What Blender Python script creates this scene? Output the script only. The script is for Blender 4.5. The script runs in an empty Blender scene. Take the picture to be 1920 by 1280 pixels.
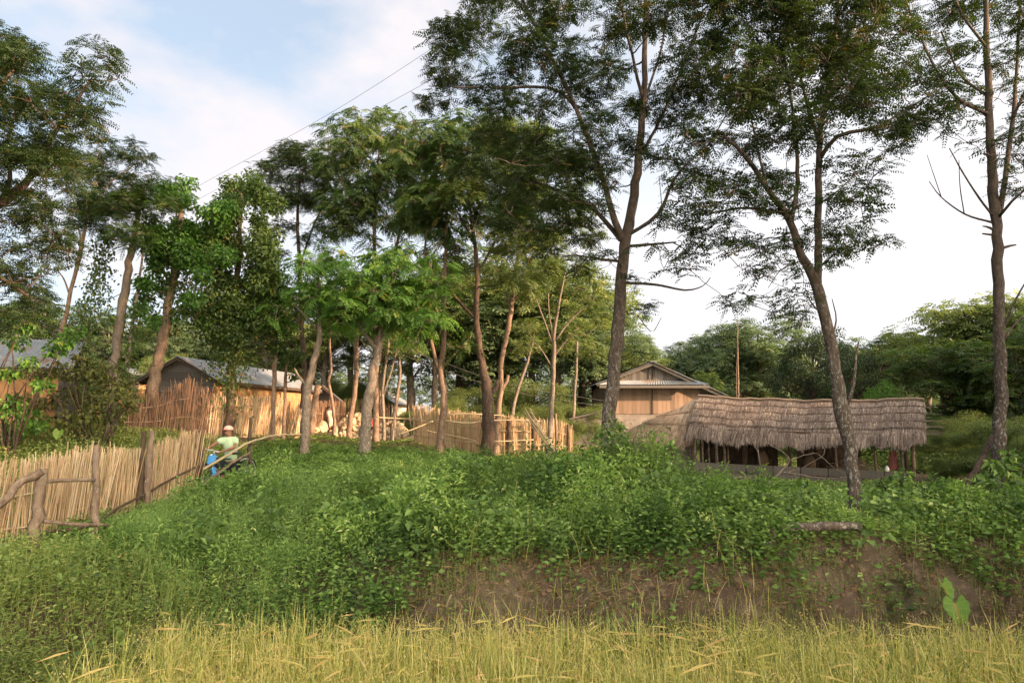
import bpy, bmesh, math, random
import numpy as np
from mathutils import Vector, Matrix
random.seed(4)
S = bpy.context.scene
COL = S.collection
CAMZ = 3.0
F = 1280.0
TH = math.atan(140.0 / F)
CT, ST = math.cos(TH), math.sin(TH)
GAZ = 0.0

def at(px, py, Y):
    """place that is Y metres north of the camera and seen at (px, py) of the photo"""
    u = (px - 960.0) / F; v = (640.0 - py) / F
    dx, dy, dz = u, CT - v * ST, ST + v * CT
    k = Y / dy
    return np.array([dx * k, Y, CAMZ + dz * k])

def xat(px, Y): return (px - 960.0) / F * Y / CT

# ------------------------------------------------------------------ terrain
XK = [-400, -30, -14, -10, -7, -3, 0, 4, 8, 14, 20, 40, 400]
YK = [9.5, 12, 15, 18, 21, 25, 33, 60, 150, 500]
TB = [
 [-1.6,-1.6,-1.8,-1.9,-1.95,-1.95,-1.9,-1.62,-1.52,-1.42,-1.7,-1.7,-1.7],
 [-1.4,-1.4,-1.6,-1.85,-1.95,-1.75,-1.65,-1.65,-1.75,-1.5,-1.5,-1.5,-1.5],
 [-.9,-.9,-1.1,-1.5,-1.88,-1.45,-1.52,-1.62,-1.9,-1.8,-1.7,-1.7,-1.7],
 [-.6,-.6,-.8,-1.0,-1.62,-1.38,-1.48,-1.6,-1.85,-1.9,-1.9,-1.9,-1.9],
 [-.4,-.4,-.45,-.5,-1.1,-1.28,-1.5,-1.6,-1.9,-1.98,-2,-2,-2],
 [-.3,-.3,-.3,-.5,-.9,-1.08,-1.26,-1.42,-1.7,-1.9,-2,-2,-2],
 [-.2,-.2,-.2,-.6,-1.0,-1.1,-1.2,-1.4,-1.6,-1.8,-1.8,-1.8,-1.8],
 [0,0,0,-.5,-.8,-.9,-1,-1.2,-1.3,-1.3,-1.3,-1.3,-1.3],
 [0,0,0,-.5,-.5,-.6,-.8,-.8,-.8,-.8,-.8,-.8,-.8],
 [0]*13]
TB = np.array(TB, float)
_gx = np.arange(-42, 42.01, .4); _gy = np.arange(2, 62.01, .4)
def _tab(X, Y):
    X = np.clip(X, XK[0], XK[-1]); Y = np.clip(Y, YK[0], YK[-1])
    i = np.clip(np.searchsorted(XK, X) - 1, 0, len(XK) - 2); j = np.clip(np.searchsorted(YK, Y) - 1, 0, len(YK) - 2)
    xk = np.array(XK, float); yk = np.array(YK, float)
    a = (X - xk[i]) / (xk[i+1] - xk[i]); b = (Y - yk[j]) / (yk[j+1] - yk[j])
    return (TB[j, i]*(1-a) + TB[j, i+1]*a)*(1-b) + (TB[j+1, i]*(1-a) + TB[j+1, i+1]*a)*b
def sst(t):
    t = np.clip(t, 0, 1); return t*t*(3-2*t)
def vnoise(x, y, s=1.0, seed=0):
    """value noise, -1..1"""
    x = np.asarray(x, float)/s + seed*17.3; y = np.asarray(y, float)/s + seed*9.1
    xi = np.floor(x).astype(np.int64); yi = np.floor(y).astype(np.int64)
    fx = x - xi; fy = y - yi
    fx = fx*fx*(3-2*fx); fy = fy*fy*(3-2*fy)
    def h(a, b):
        n = (a*374761393 + b*668265263 + seed*1274126177) & 0x7fffffff
        n = ((n ^ (n >> 13)) * 1274126177) & 0x7fffffff
        return ((n ^ (n >> 16)) & 0xffff) / 32767.5 - 1
    return (h(xi, yi)*(1-fx) + h(xi+1, yi)*fx)*(1-fy) + (h(xi, yi+1)*(1-fx) + h(xi+1, yi+1)*fx)*fy
def plateau(X, Y):
    v = 0
    for ox, oy in ((0,0), (.9,0), (-.9,0), (0,.9), (0,-.9)): v = v + _tab(X+ox, Y+oy)
    return v/5
def raise_(X, Y):
    w = 1.35 + 2.6*sst((-0.6 - X)/2.2)
    toe = 7.95 + .35*vnoise(X, X*0, 2.2, 3) + .25*sst((X-3)/3)
    a = sst((Y - toe)/w)
    b = sst((-3.0 - X)/3.4)
    return 1 - (1-a)*(1-b)
def ground(X, Y):
    X = np.asarray(X, float); Y = np.asarray(Y, float)
    r = raise_(X, Y)
    bump = .10*vnoise(X, Y, 1.6, 1) + .05*vnoise(X, Y, .6, 2) + .02*vnoise(X, Y, .22, 5)
    bare = 4*r*(1-r)
    z = -3.0 + r*(plateau(X, Y) + 3.0) + bump*np.clip(r*1.5, 0, 1) + bare*(.16*vnoise(X, Y, .5, 8) + .09*vnoise(X, Y, .18, 9) + .05*vnoise(X, Y, .08, 10))
    return z + CAMZ
def gz(x, y): return float(ground(np.array([x]), np.array([y]))[0])

# ------------------------------------------------------------------ mesh helpers
class MB:
    """collects vertices and faces for one mesh"""
    def __init__(s): s.V = []; s.T = []; s.Q = []; s.n = 0; s.tt = []; s.qt = []
    def add(s, V, T=None, Q=None, tint=None):
        V = np.asarray(V, float).reshape(-1, 3)
        if T is not None and len(T):
            T = np.asarray(T, np.int64).reshape(-1, 3); s.T.append(T + s.n)
            s.tt.append(np.broadcast_to(np.asarray(.5 if tint is None else tint, float), (len(T),)))
        if Q is not None and len(Q):
            Q = np.asarray(Q, np.int64).reshape(-1, 4); s.Q.append(Q + s.n)
            s.qt.append(np.broadcast_to(np.asarray(.5 if tint is None else tint, float), (len(Q),)))
        s.V.append(V); s.n += len(V)
    def box(s, c, sz, R=None, tint=None):
        c = np.asarray(c, float); h = np.asarray(sz, float)/2
        v = np.array([[a, b, d] for a in (-1, 1) for b in (-1, 1) for d in (-1, 1)], float)*h
        if R is not None: v = v @ np.asarray(R).T
        s.add(v + c, Q=[[0,1,3,2],[4,6,7,5],[0,4,5,1],[2,3,7,6],[0,2,6,4],[1,5,7,3]], tint=tint)
    def beam(s, p, q, w, h, tint=None):
        p = np.asarray(p, float); q = np.asarray(q, float); d = q-p; L = np.linalg.norm(d); d = d/L
        up = np.array([0, 0, 1.]) if abs(d[2]) < .9 else np.array([0, 1., 0])
        sd = np.cross(d, up); sd /= np.linalg.norm(sd); u2 = np.cross(sd, d)
        s.box((p+q)/2, (L, w, h), np.stack([d, sd, u2], 1), tint)
    def tube(s, P, R, n=6, tint=None, cap=True, rough=0, rng=None):
        P = np.asarray(P, float); m = len(P); R = np.broadcast_to(np.asarray(R, float), (m,))
        T = np.gradient(P, axis=0); T /= (np.linalg.norm(T, axis=1, keepdims=True)+1e-9)
        ref = np.array([1., .2, .1]) if abs(T[:, 2]).mean() > .5 else np.array([.05, .1, 1.])
        A = np.cross(T, ref); A /= (np.linalg.norm(A, axis=1, keepdims=True)+1e-9); B = np.cross(T, A)
        a = np.linspace(0, 2*math.pi, n, endpoint=False)
        rr = R[:, None]*np.ones((1, n))
        if rough: rr = rr*(1 + rough*(rng or np.random.default_rng(1)).normal(size=(m, n)))
        V = P[:, None, :] + rr[..., None]*(np.cos(a)[None, :, None]*A[:, None, :] + np.sin(a)[None, :, None]*B[:, None, :])
        i = np.arange(m-1)[:, None]*n; j = np.arange(n)[None, :]; k = (np.arange(n)+1)[None, :] % n
        Q = np.stack([i+j, i+k, i+n+k, i+n+j], -1).reshape(-1, 4)
        base = V.reshape(-1, 3)
        Tt = None
        if cap:
            base = np.vstack([base, P[:1], P[-1:]]); c0 = m*n; c1 = c0+1
            jj = np.arange(n); kk = (jj+1) % n
            Tt = np.vstack([np.stack([np.full(n, c0), kk, jj], 1), np.stack([np.full(n, c1), (m-1)*n+jj, (m-1)*n+kk], 1)])
        s.add(base, T=Tt, Q=Q, tint=tint)
    def build(s, name, mat, parent=None, smooth=False):
        me = bpy.data.meshes.new(name)
        V = np.vstack(s.V) if s.V else np.zeros((0, 3))
        T = np.vstack(s.T) if s.T else np.zeros((0, 3), np.int64); Q = np.vstack(s.Q) if s.Q else np.zeros((0, 4), np.int64)
        org = np.zeros(3)
        if parent is not None: org = np.array(parent.get('_o', (0, 0, 0)), float)
        V = V - org
        me.vertices.add(len(V)); me.vertices.foreach_set('co', V.astype(np.float32).ravel())
        nl = T.size + Q.size
        me.loops.add(nl); me.loops.foreach_set('vertex_index', np.concatenate([T.ravel(), Q.ravel()]).astype(np.int32))
        nf = len(T)+len(Q); me.polygons.add(nf)
        st = np.concatenate([np.arange(len(T))*3, T.size + np.arange(len(Q))*4]).astype(np.int32)
        me.polygons.foreach_set('loop_start', st)
        tint = np.concatenate(s.tt + s.qt) if (s.tt or s.qt) else np.zeros(0)
        me.update(calc_edges=True); me.validate()
        if len(me.polygons) == nf:
            at_ = me.attributes.new('tint', 'FLOAT', 'FACE'); at_.data.foreach_set('value', tint.astype(np.float32))
        me.polygons.foreach_set('use_smooth', np.full(len(me.polygons), bool(smooth)))
        me.materials.append(mat)
        o = bpy.data.objects.new(name, me); COL.objects.link(o)
        if parent is not None: o.parent = parent
        return o

def tag(o, label=None, cat=None, group=None, kind=None):
    if label: o['label'] = label
    if cat: o['category'] = cat
    if group: o['group'] = group
    if kind: o['kind'] = kind
    return o
def empty(name, loc, label, cat, group=None):
    o = bpy.data.objects.new(name, None); COL.objects.link(o); o.empty_display_size = .2
    loc = [float(v) for v in loc]
    o.location = loc; o['_o'] = loc
    return tag(o, label, cat, group)
def norm(a): return a/(np.linalg.norm(a, axis=-1, keepdims=True)+1e-9)

# ------------------------------------------------------------------ materials
def newmat(name):
    m = bpy.data.materials.new(name); m.use_nodes = True; nt = m.node_tree; nt.nodes.clear()
    return m, nt, nt.nodes, nt.links
def N(nt, t, **k):
    n = nt.nodes.new(t)
    for a, b in k.items():
        if a in n.inputs.keys() if hasattr(n.inputs, 'keys') else False: n.inputs[a].default_value = b
        else: setattr(n, a, b)
    return n
def ramp(nt, src, stops):
    r = nt.nodes.new('ShaderNodeValToRGB'); e = r.color_ramp.elements
    while len(e) > 1: e.remove(e[-1])
    e[0].position = stops[0][0]; e[0].color = (*stops[0][1], 1)
    for p, c in stops[1:]:
        x = e.new(p); x.color = (*c, 1)
    nt.links.new(src, r.inputs[0]); return r.outputs[0]
def noise(nt, vec, scale, detail=4, rough=.6):
    n = nt.nodes.new('ShaderNodeTexNoise'); n.inputs['Scale'].default_value = scale; n.inputs['Detail'].default_value = detail
    n.inputs['Roughness'].default_value = rough
    if vec is not None: nt.links.new(vec, n.inputs['Vector'])
    return n.outputs['Fac']
def mapping(nt, scale=(1, 1, 1), coord='Object', rot=(0, 0, 0)):
    tc = nt.nodes.new('ShaderNodeTexCoord'); mp = nt.nodes.new('ShaderNodeMapping')
    mp.inputs['Scale'].default_value = scale; mp.inputs['Rotation'].default_value = rot
    nt.links.new(tc.outputs[coord], mp.inputs['Vector']); return mp.outputs[0]
def mixc(nt, fac, a, b, mode='MIX'):
    m = nt.nodes.new('ShaderNodeMix'); m.data_type = 'RGBA'; m.blend_type = mode
    if isinstance(fac, (int, float)): m.inputs[0].default_value = fac
    else: nt.links.new(fac, m.inputs[0])
    for i, c in ((6, a), (7, b)):
        if isinstance(c, (tuple, list)): m.inputs[i].default_value = (*c[:3], 1)
        else: nt.links.new(c, m.inputs[i])
    return m.outputs[2]
def finish(nt, color, rough=.8, bump=None, bstr=.4, bdist=.02, spec=.3, metal=0):
    b = nt.nodes.new('ShaderNodeBsdfPrincipled'); out = nt.nodes.new('ShaderNodeOutputMaterial')
    if isinstance(color, (tuple, list)): b.inputs['Base Color'].default_value = (*color, 1)
    else: nt.links.new(color, b.inputs['Base Color'])
    if isinstance(rough, (int, float)): b.inputs['Roughness'].default_value = rough
    else: nt.links.new(rough, b.inputs['Roughness'])
    b.inputs['Specular IOR Level'].default_value = spec; b.inputs['Metallic'].default_value = metal
    if bump is not None:
        bp = nt.nodes.new('ShaderNodeBump'); bp.inputs['Strength'].default_value = bstr; bp.inputs['Distance'].default_value = bdist
        nt.links.new(bump, bp.inputs['Height']); nt.links.new(bp.outputs[0], b.inputs['Normal'])
    nt.links.new(b.outputs[0], out.inputs[0]); return b
def attr(nt, name='tint'):
    a = nt.nodes.new('ShaderNodeAttribute'); a.attribute_name = name; return a.outputs['Fac']

def leafmat(name, stops, trans=.35, patch=None):
    m, nt, nd, lk = newmat(name)
    t = attr(nt)
    c = ramp(nt, t, stops)
    if patch:
        f = noise(nt, mapping(nt, (patch[0],)*3), 1.0, 2)
        f2 = ramp(nt, f, [(.42, (0, 0, 0)), (.62, (1, 1, 1))])
        c = mixc(nt, f2, c, mixc(nt, 1.0, c, patch[1], 'MULTIPLY'))
    b = nd.new('ShaderNodeBsdfPrincipled'); b.inputs['Roughness'].default_value = .5; b.inputs['Specular IOR Level'].default_value = .35
    lk.new(c, b.inputs['Base Color'])
    tr = nd.new('ShaderNodeBsdfTranslucent'); lk.new(mixc(nt, 1.0, c, (1.25, 1.3, .6), 'MULTIPLY'), tr.inputs['Color'])
    ms = nd.new('ShaderNodeMixShader'); ms.inputs[0].default_value = trans
    lk.new(b.outputs[0], ms.inputs[1]); lk.new(tr.outputs[0], ms.inputs[2])
    out = nd.new('ShaderNodeOutputMaterial'); lk.new(ms.outputs[0], out.inputs[0]); return m

def barkmat(name, dark, light, lichen=None, amt=.5, sc=9):
    m, nt, nd, lk = newmat(name)
    v = mapping(nt, (1, 1, .35)); n1 = noise(nt, v, sc, 6, .7)
    c = ramp(nt, n1, [(.3, dark), (.7, light)])
    if lichen:
        v2 = mapping(nt, (1, 1, .55)); n2 = noise(nt, v2, 24, 5, .8)
        sx_ = nd.new('ShaderNodeSeparateXYZ'); tc_ = nd.new('ShaderNodeTexCoord'); lk.new(tc_.outputs['Object'], sx_.inputs[0])
        hf_ = nd.new('ShaderNodeMapRange'); hf_.inputs[1].default_value = .5; hf_.inputs[2].default_value = 4.5; hf_.inputs[3].default_value = 1; hf_.inputs[4].default_value = .15; lk.new(sx_.outputs['Z'], hf_.inputs[0])
        f_ = mixc(nt, 1.0, ramp(nt, n2, [(.62-.2*amt, (0, 0, 0)), (.68-.2*amt, (1, 1, 1))]), hf_.outputs[0], 'MULTIPLY'); c = mixc(nt, f_, c, lichen)
    vv = mapping(nt, (1, 1, .3)); n3 = noise(nt, vv, 30, 5, .7)
    finish(nt, c, .9, n3, .8, .02, .15); return m

M = {}
M['leaf_dark'] = leafmat('fine_dark_leaf', [(0, (.015, .028, .009)), (.5, (.030, .054, .014)), (.9, (.058, .076, .02)), (1, (.13, .085, .03))], .38)
M['leaf_mid'] = leafmat('fine_mid_leaf', [(0, (.027, .056, .014)), (.5, (.055, .098, .022)), (.9, (.105, .15, .035)), (1, (.17, .13, .04))], .42)
M['leaf_bright'] = leafmat('pinnate_bright_leaf', [(0, (.045, .11, .02)), (.5, (.085, .19, .03)), (.9, (.16, .27, .045)), (1, (.25, .22, .05))], .42)
M['leaf_light'] = leafmat('light_leaf', [(0, (.08, .12, .035)), (.5, (.15, .195, .06)), (.9, (.23, .26, .085)), (1, (.25, .22, .08))], .42)
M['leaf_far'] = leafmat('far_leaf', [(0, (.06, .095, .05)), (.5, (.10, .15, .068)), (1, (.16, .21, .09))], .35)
M['leaf_mango'] = leafmat('mango_leaf', [(0, (.018, .035, .014)), (.6, (.03, .055, .018)), (1, (.09, .13, .04))], .2)
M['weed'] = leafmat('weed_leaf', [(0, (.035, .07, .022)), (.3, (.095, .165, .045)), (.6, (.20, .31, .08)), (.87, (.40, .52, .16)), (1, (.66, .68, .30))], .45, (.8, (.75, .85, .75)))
M['weed_fine'] = leafmat('fine_weed_leaf', [(0, (.06, .11, .035)), (.4, (.155, .27, .075)), (.8, (.30, .43, .13)), (1, (.48, .54, .2))], .4)
M['weed_olive'] = leafmat('olive_weed_leaf', [(0, (.06, .085, .025)), (.4, (.14, .20, .05)), (.75, (.28, .33, .09)), (1, (.52, .43, .18))], .35, (.7, (.75, .8, .8)))
M['rice'] = leafmat('rice_blade', [(0, (.11, .15, .035)), (.3, (.30, .34, .08)), (.55, (.56, .51, .17)), (.78, (.72, .60, .29)), (1, (.62, .42, .22))], .35)
M['dry'] = leafmat('dry_stalk', [(0, (.12, .075, .04)), (.5, (.24, .16, .08)), (1, (.42, .31, .17))], .15)
M['bark_lichen'] = barkmat('lichen_bark', (.038, .029, .023), (.13, .10, .08), (.36, .35, .31), .42, 11)
M['bark_dark'] = barkmat('dark_bark', (.03, .02, .016), (.11, .075, .055), (.25, .23, .20), .2)
M['bark_pink'] = barkmat('reddish_bark', (.09, .06, .045), (.27, .185, .13), (.42, .36, .3), .25)
M['bark_grey'] = barkmat('grey_bark', (.09, .07, .055), (.24, .19, .15), (.4, .38, .33), .35)
M['wood'] = barkmat('weathered_post_wood', (.08, .055, .04), (.25, .185, .135), (.34, .31, .27), .2, 12)
M['wood_dark'] = barkmat('dark_post_wood', (.04, .028, .02), (.12, .085, .06))

def tintmat(name, stops, rough=.8, sc=None, spec=.25, streak=(1, 1, 1), amp=.35, bstr=.3):
    m, nt, nd, lk = newmat(name)
    c = ramp(nt, attr(nt), stops)
    nz = noise(nt, mapping(nt, streak), sc or 8, 5, .65)
    f = ramp(nt, nz, [(.25, (1-amp,)*3), (.75, (1+amp*.4,)*3)])
    c = mixc(nt, 1.0, c, f, 'MULTIPLY')
    finish(nt, c, rough, nz, bstr, .02, spec); return m
M['cane'] = tintmat('dry_cane', [(0, (.24, .145, .08)), (.4, (.46, .315, .185)), (.8, (.62, .465, .30)), (1, (.70, .58, .42))], .7, 3, streak=(1, 1, .3))
M['cane_brown'] = tintmat('brown_cane', [(0, (.13, .07, .045)), (.6, (.28, .16, .10)), (1, (.42, .28, .18))], .8, 3)
M['bamboo'] = tintmat('bamboo_pole', [(0, (.26, .19, .11)), (.5, (.38, .29, .17)), (1, (.48, .39, .26))], .5, 4)
M['thatch'] = tintmat('grey_thatch', [(0, (.085, .06, .05)), (.5, (.20, .155, .13)), (.9, (.33, .265, .225)), (1, (.45, .35, .27))], .9, 2.2, amp=.3)
M['thatch_warm'] = tintmat('warm_thatch', [(0, (.18, .12, .085)), (.5, (.36, .26, .18)), (1, (.55, .42, .30))], .9, 2.2, amp=.3)
M['planks'] = tintmat('plank_wood', [(0, (.20, .14, .10)), (.5, (.28, .19, .135)), (1, (.34, .235, .17))], .8, 5, streak=(3, 3, .3), amp=.14, bstr=.04)
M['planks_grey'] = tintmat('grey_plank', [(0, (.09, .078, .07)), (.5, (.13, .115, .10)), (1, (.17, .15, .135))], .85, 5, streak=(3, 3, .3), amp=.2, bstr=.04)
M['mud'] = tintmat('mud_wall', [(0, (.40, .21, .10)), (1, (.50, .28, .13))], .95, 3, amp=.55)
M['stone'] = tintmat('rough_stone', [(0, (.36, .25, .15)), (.5, (.52, .39, .25)), (1, (.62, .50, .36))], .9, 7)

m, nt, nd, lk = newmat('corrugated_metal')
c = ramp(nt, noise(nt, mapping(nt), 1.5, 5), [(.3, (.14, .155, .17)), (.5, (.22, .24, .26)), (.62, (.20, .16, .13)), (.75, (.15, .09, .06))])
finish(nt, c, .5, spec=.4, metal=.15); M['metal'] = m
m, nt, nd, lk = newmat('concrete_block')
bt = nd.new('ShaderNodeTexBrick'); lk.new(mapping(nt, (1, 1, 1), rot=(math.radians(90), 0, 0)), bt.inputs['Vector'])
bt.inputs['Color1'].default_value = (.27, .23, .20, 1); bt.inputs['Color2'].default_value = (.22, .19, .165, 1); bt.inputs['Mortar'].default_value = (.15, .13, .115, 1)
bt.inputs['Scale'].default_value = 1.0; bt.inputs['Brick Width'].default_value = .4; bt.inputs['Row Height'].default_value = .2; bt.inputs['Mortar Size'].default_value = .012
nz = noise(nt, mapping(nt), 3, 6); c = mixc(nt, .55, bt.outputs['Color'], ramp(nt, nz, [(.3, (.12, .10, .085)), (.7, (.33, .29, .25))]))
finish(nt, c, .95, nz, .4, .02, .1); M['block'] = m
m, nt, nd, lk = newmat('soil')
v = mapping(nt)
n1 = noise(nt, v, 1.3, 6, .6); n2 = noise(nt, v, 11, 8, .75); n3 = noise(nt, v, 45, 4, .7)
c = ramp(nt, n1, [(.3, (.055, .038, .027)), (.5, (.10, .073, .052)), (.72, (.16, .125, .09))])
c = mixc(nt, ramp(nt, n2, [(.5, (0,)*3), (.62, (1,)*3)]), c, (.20, .145, .10))
c = mixc(nt, ramp(nt, n3, [(.60, (0,)*3), (.68, (1,)*3)]), c, (.06, .036, .024))
c = mixc(nt, ramp(nt, noise(nt, v, .9, 5), [(.55, (0,)*3), (.68, (.7,)*3)]), c, (.06, .08, .03))
finish(nt, c, .97, n2, .9, .06, .1); M['soil'] = m
def plain(name, col, rough=.7, spec=.3, amp=.15, sc=12, metal=0):
    m, nt, nd, lk = newmat(name); nz = noise(nt, mapping(nt), sc, 4)
    c = mixc(nt, 1.0, col, ramp(nt, nz, [(.3, (1-amp,)*3), (.7, (1+amp*.5,)*3)]), 'MULTIPLY')
    finish(nt, c, rough, nz, .15, .01, spec, metal); return m
M['skin'] = plain('brown_skin', (.22, .105, .065), .55)
M['shirt'] = plain('pale_green_cloth', (.38, .50, .33), .9)
M['trousers'] = plain('dark_cloth', (.018, .02, .028), .9)
M['cap'] = plain('cap_cloth', (.62, .42, .34), .9)
M['cap_red'] = plain('cap_brim_cloth', (.45, .06, .05), .9)
M['cream'] = plain('cream_cloth', (.72, .66, .50), .9)
M['beige'] = plain('beige_cloth', (.42, .33, .24), .9)
M['red'] = plain('red_cloth', (.50, .015, .02), .8)
M['pinkcloth'] = plain('faded_red_cloth', (.30, .11, .10), .9)
M['blue'] = plain('blue_plastic', (.06, .27, .62), .4)
M['white'] = plain('white_plastic', (.75, .75, .72), .5)
M['steel'] = plain('dull_steel', (.5, .5, .5), .35, .5, metal=.6)
M['blackmetal'] = plain('dark_metal', (.03, .03, .032), .5)
M['rubber'] = plain('rubber', (.02, .02, .02), .9)
M['wire'] = plain('wire', (.06, .055, .055), .8)
M['wire_grey'] = plain('grey_wire', (.12, .12, .11), .8)
M['brown'] = plain('brown_sacking', (.13, .085, .055), .95)
M['hair'] = plain('black_hair', (.012, .010, .009), .8)

# ------------------------------------------------------------------ ground sheet
def axis(dense_lo, dense_hi, step, far_lo, far_hi):
    a = list(np.arange(dense_lo, dense_hi+1e-6, step)); s = step; x = dense_hi
    while x < far_hi: s *= 1.22; x += s; a.append(x)
    s = step; x = dense_lo; pre = []
    while x > far_lo: s *= 1.22; x -= s; pre.append(x)
    return np.array(pre[::-1] + a)
gx = axis(-8, 9.5, .07, -600, 600); gy = axis(6.5, 11, .055, -60, 900)
GX, GY = np.meshgrid(gx, gy)
b = MB(); nx, ny = len(gx), len(gy)
GZ = ground(GX, GY)
i = np.arange(ny-1)[:, None]*nx; j = np.arange(nx-1)[None, :]
b.add(np.stack([GX, GY, GZ], -1).reshape(-1, 3), Q=np.stack([i+j, i+j+1, i+nx+j+1, i+nx+j], -1).reshape(-1, 4))
tag(b.build('ground', M['soil'], smooth=True), kind='structure')

# ------------------------------------------------------------------ leaves
def leaves(mb, P, D, U, L, W, tint, fold=.25):
    """each leaf is two folded triangles: base, side, tip, side"""
    n = len(P)
    D = norm(D); Sd = norm(np.cross(D, U)); Nn = np.cross(Sd, D)
    L = np.broadcast_to(L, (n,))[:, None]; W = np.broadcast_to(W, (n,))[:, None]
    a = P; mid = P + D*L*.42 + Nn*W*fold
    V = np.stack([a, mid + Sd*W*.5, P + D*L - Nn*L*.12, mid - Sd*W*.5], 1).reshape(-1, 3)
    k = np.arange(n)[:, None]*4
    T = np.stack([k+0, k+1, k+2], -1).reshape(-1, 3); T2 = np.stack([k+0, k+2, k+3], -1).reshape(-1, 3)
    tt = np.broadcast_to(tint, (n,))
    mb.add(V, T=np.vstack([T, T2]), tint=np.concatenate([tt, tt]))

def fronds(mb, rng, O, D, L, k, lw, tint, droop=.35, lratio=.3):
    """pinnate leaves: k pairs of leaflets on a drooping rachis"""
    n = len(O); D = norm(D); L = np.broadcast_to(L, (n,))
    up = np.array([0, 0, 1.]) + .35*rng.normal(size=(n, 3))
    Sd = norm(np.cross(D, up)); ts = np.linspace(.22, 1.0, k)
    PP, DD, UU, LL, TT = [], [], [], [], []
    for t in ts:
        pos = O + D*(L*t)[:, None] + np.array([0, 0, -1.])*(droop*L*t*t)[:, None]
        tang = norm(D + np.array([0, 0, -1.])*(2*droop*t))
        nm = norm(np.cross(Sd, tang))
        ll = L*lratio*(1.0 - .45*abs(t-.5)*1.4)
        for sg in (-1, 1):
            dd = Sd*sg*.9 + tang*.55 - np.array([0, 0, .25]) + .12*rng.normal(size=(n, 3))
            PP.append(pos); DD.append(dd); UU.append(nm); LL.append(ll); TT.append(tint)
    P = np.vstack(PP); Dn = np.vstack(DD); U = np.vstack(UU); Ln = np.concatenate(LL)
    T = np.concatenate(TT) + .06*rng.normal(size=len(P))
    leaves(mb, P, Dn, U, Ln, Ln*lw, np.clip(T, 0, 1), .12)

KIND = {  # frond length, pairs, leaflet width ratio, leaflet length ratio, droop
 'fine':  dict(L=.27, k=6, lw=.42, lr=.28, dr=.30, m=3.4),
 'tuft':  dict(L=.50, k=8, lw=.30, lr=.34, dr=.55, m=2.6),
 'big':   dict(L=.44, k=6, lw=.36, lr=.36, dr=.5, m=2),
 'far':   dict(L=.55, k=4, lw=.45, lr=.36, dr=.35, m=1.3),
}
def foliage(mb, rng, c, r, kind, dens, flat=.55, bias=0.0):
    """one clump of foliage centred at c with radius r"""
    r = np.asarray(r if np.ndim(r) else (r, r, r*flat), float)
    area = r[0]*r[1]
    if kind == 'broad':
        n = max(6, int(dens*1500*area)); d = norm(rng.normal(size=(n, 3))); P = c + d*r*(rng.random((n, 1))**.45)
        D = d*[.6, .6, .2] + rng.normal(size=(n, 3))*.4 + [0, 0, -.45]
        L = rng.uniform(.09, .17, n)
        leaves(mb, P, D, norm(d + [0, 0, .8] + .4*rng.normal(size=(n, 3))), L, L*.62, np.clip(rng.normal(.45+bias, .2, n), 0, 1)); return P
    K = KIND[kind]
    n = max(5, int(dens*K['m']*95*area/(K['L']/.27)**1.6))
    m = max(2, n//5)
    tipd = norm(rng.normal(size=(m, 3)) + [0, 0, .25]); tips = c + tipd*r*(rng.random((m, 1))**.5)
    o = rng.integers(0, m, n)
    O = tips[o] + .05*rng.normal(size=(n, 3))
    az = rng.uniform(0, 2*math.pi, n); D = np.stack([np.cos(az), np.sin(az), rng.uniform(-.25, .45, n)], 1)
    D = D + .9*tipd[o]*[1, 1, .4]
    L = K['L']*rng.uniform(.65, 1.2, n)
    tint = np.clip(rng.normal(.42+bias, .12, n) + .16*rng.normal(size=m)[o] + (rng.random(n) > .965)*.5, 0, 1)
    fronds(mb, rng, O, D, L, K['k'], K['lw'], tint, K['dr'], K['lr'])
    return tips

def curve_pts(a, b, rng, n=7, sag=.12, wob=.04):
    a = np.asarray(a, float); b = np.asarray(b, float); L = np.linalg.norm(b-a)
    t = np.linspace(0, 1, n)[:, None]
    mid = (a+b)/2 + np.array([0, 0, -sag*L]) + rng.normal(size=3)*wob*L
    P = (1-t)**2*a + 2*t*(1-t)*mid + t*t*b
    P[1:-1] += rng.normal(size=(n-2, 3))*.012*L
    return P

def resample(P, R, step):
    P = np.asarray(P, float); R = np.asarray(R, float)
    d = np.r_[0, np.cumsum(np.linalg.norm(np.diff(P, axis=0), axis=1))]
    n = max(4, int(d[-1]/step)+1); t = np.linspace(0, d[-1], n)
    # smooth with catmull rom through points
    out = np.zeros((n, 3)); rr = np.interp(t, d, R)
    for q in range(n):
        i = min(max(np.searchsorted(d, t[q]) - 1, 0), len(P)-2)
        u = (t[q]-d[i])/(d[i+1]-d[i]+1e-9)
        p1, p2 = P[i], P[i+1]; p0 = P[i-1] if i > 0 else 2*p1-p2; p3 = P[i+2] if i+2 < len(P) else 2*p2-p1
        out[q] = .5*((2*p1) + (-p0+p2)*u + (2*p0-5*p1+4*p2-p3)*u*u + (-p0+3*p1-3*p2+p3)*u**3)
    return out, rr

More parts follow.
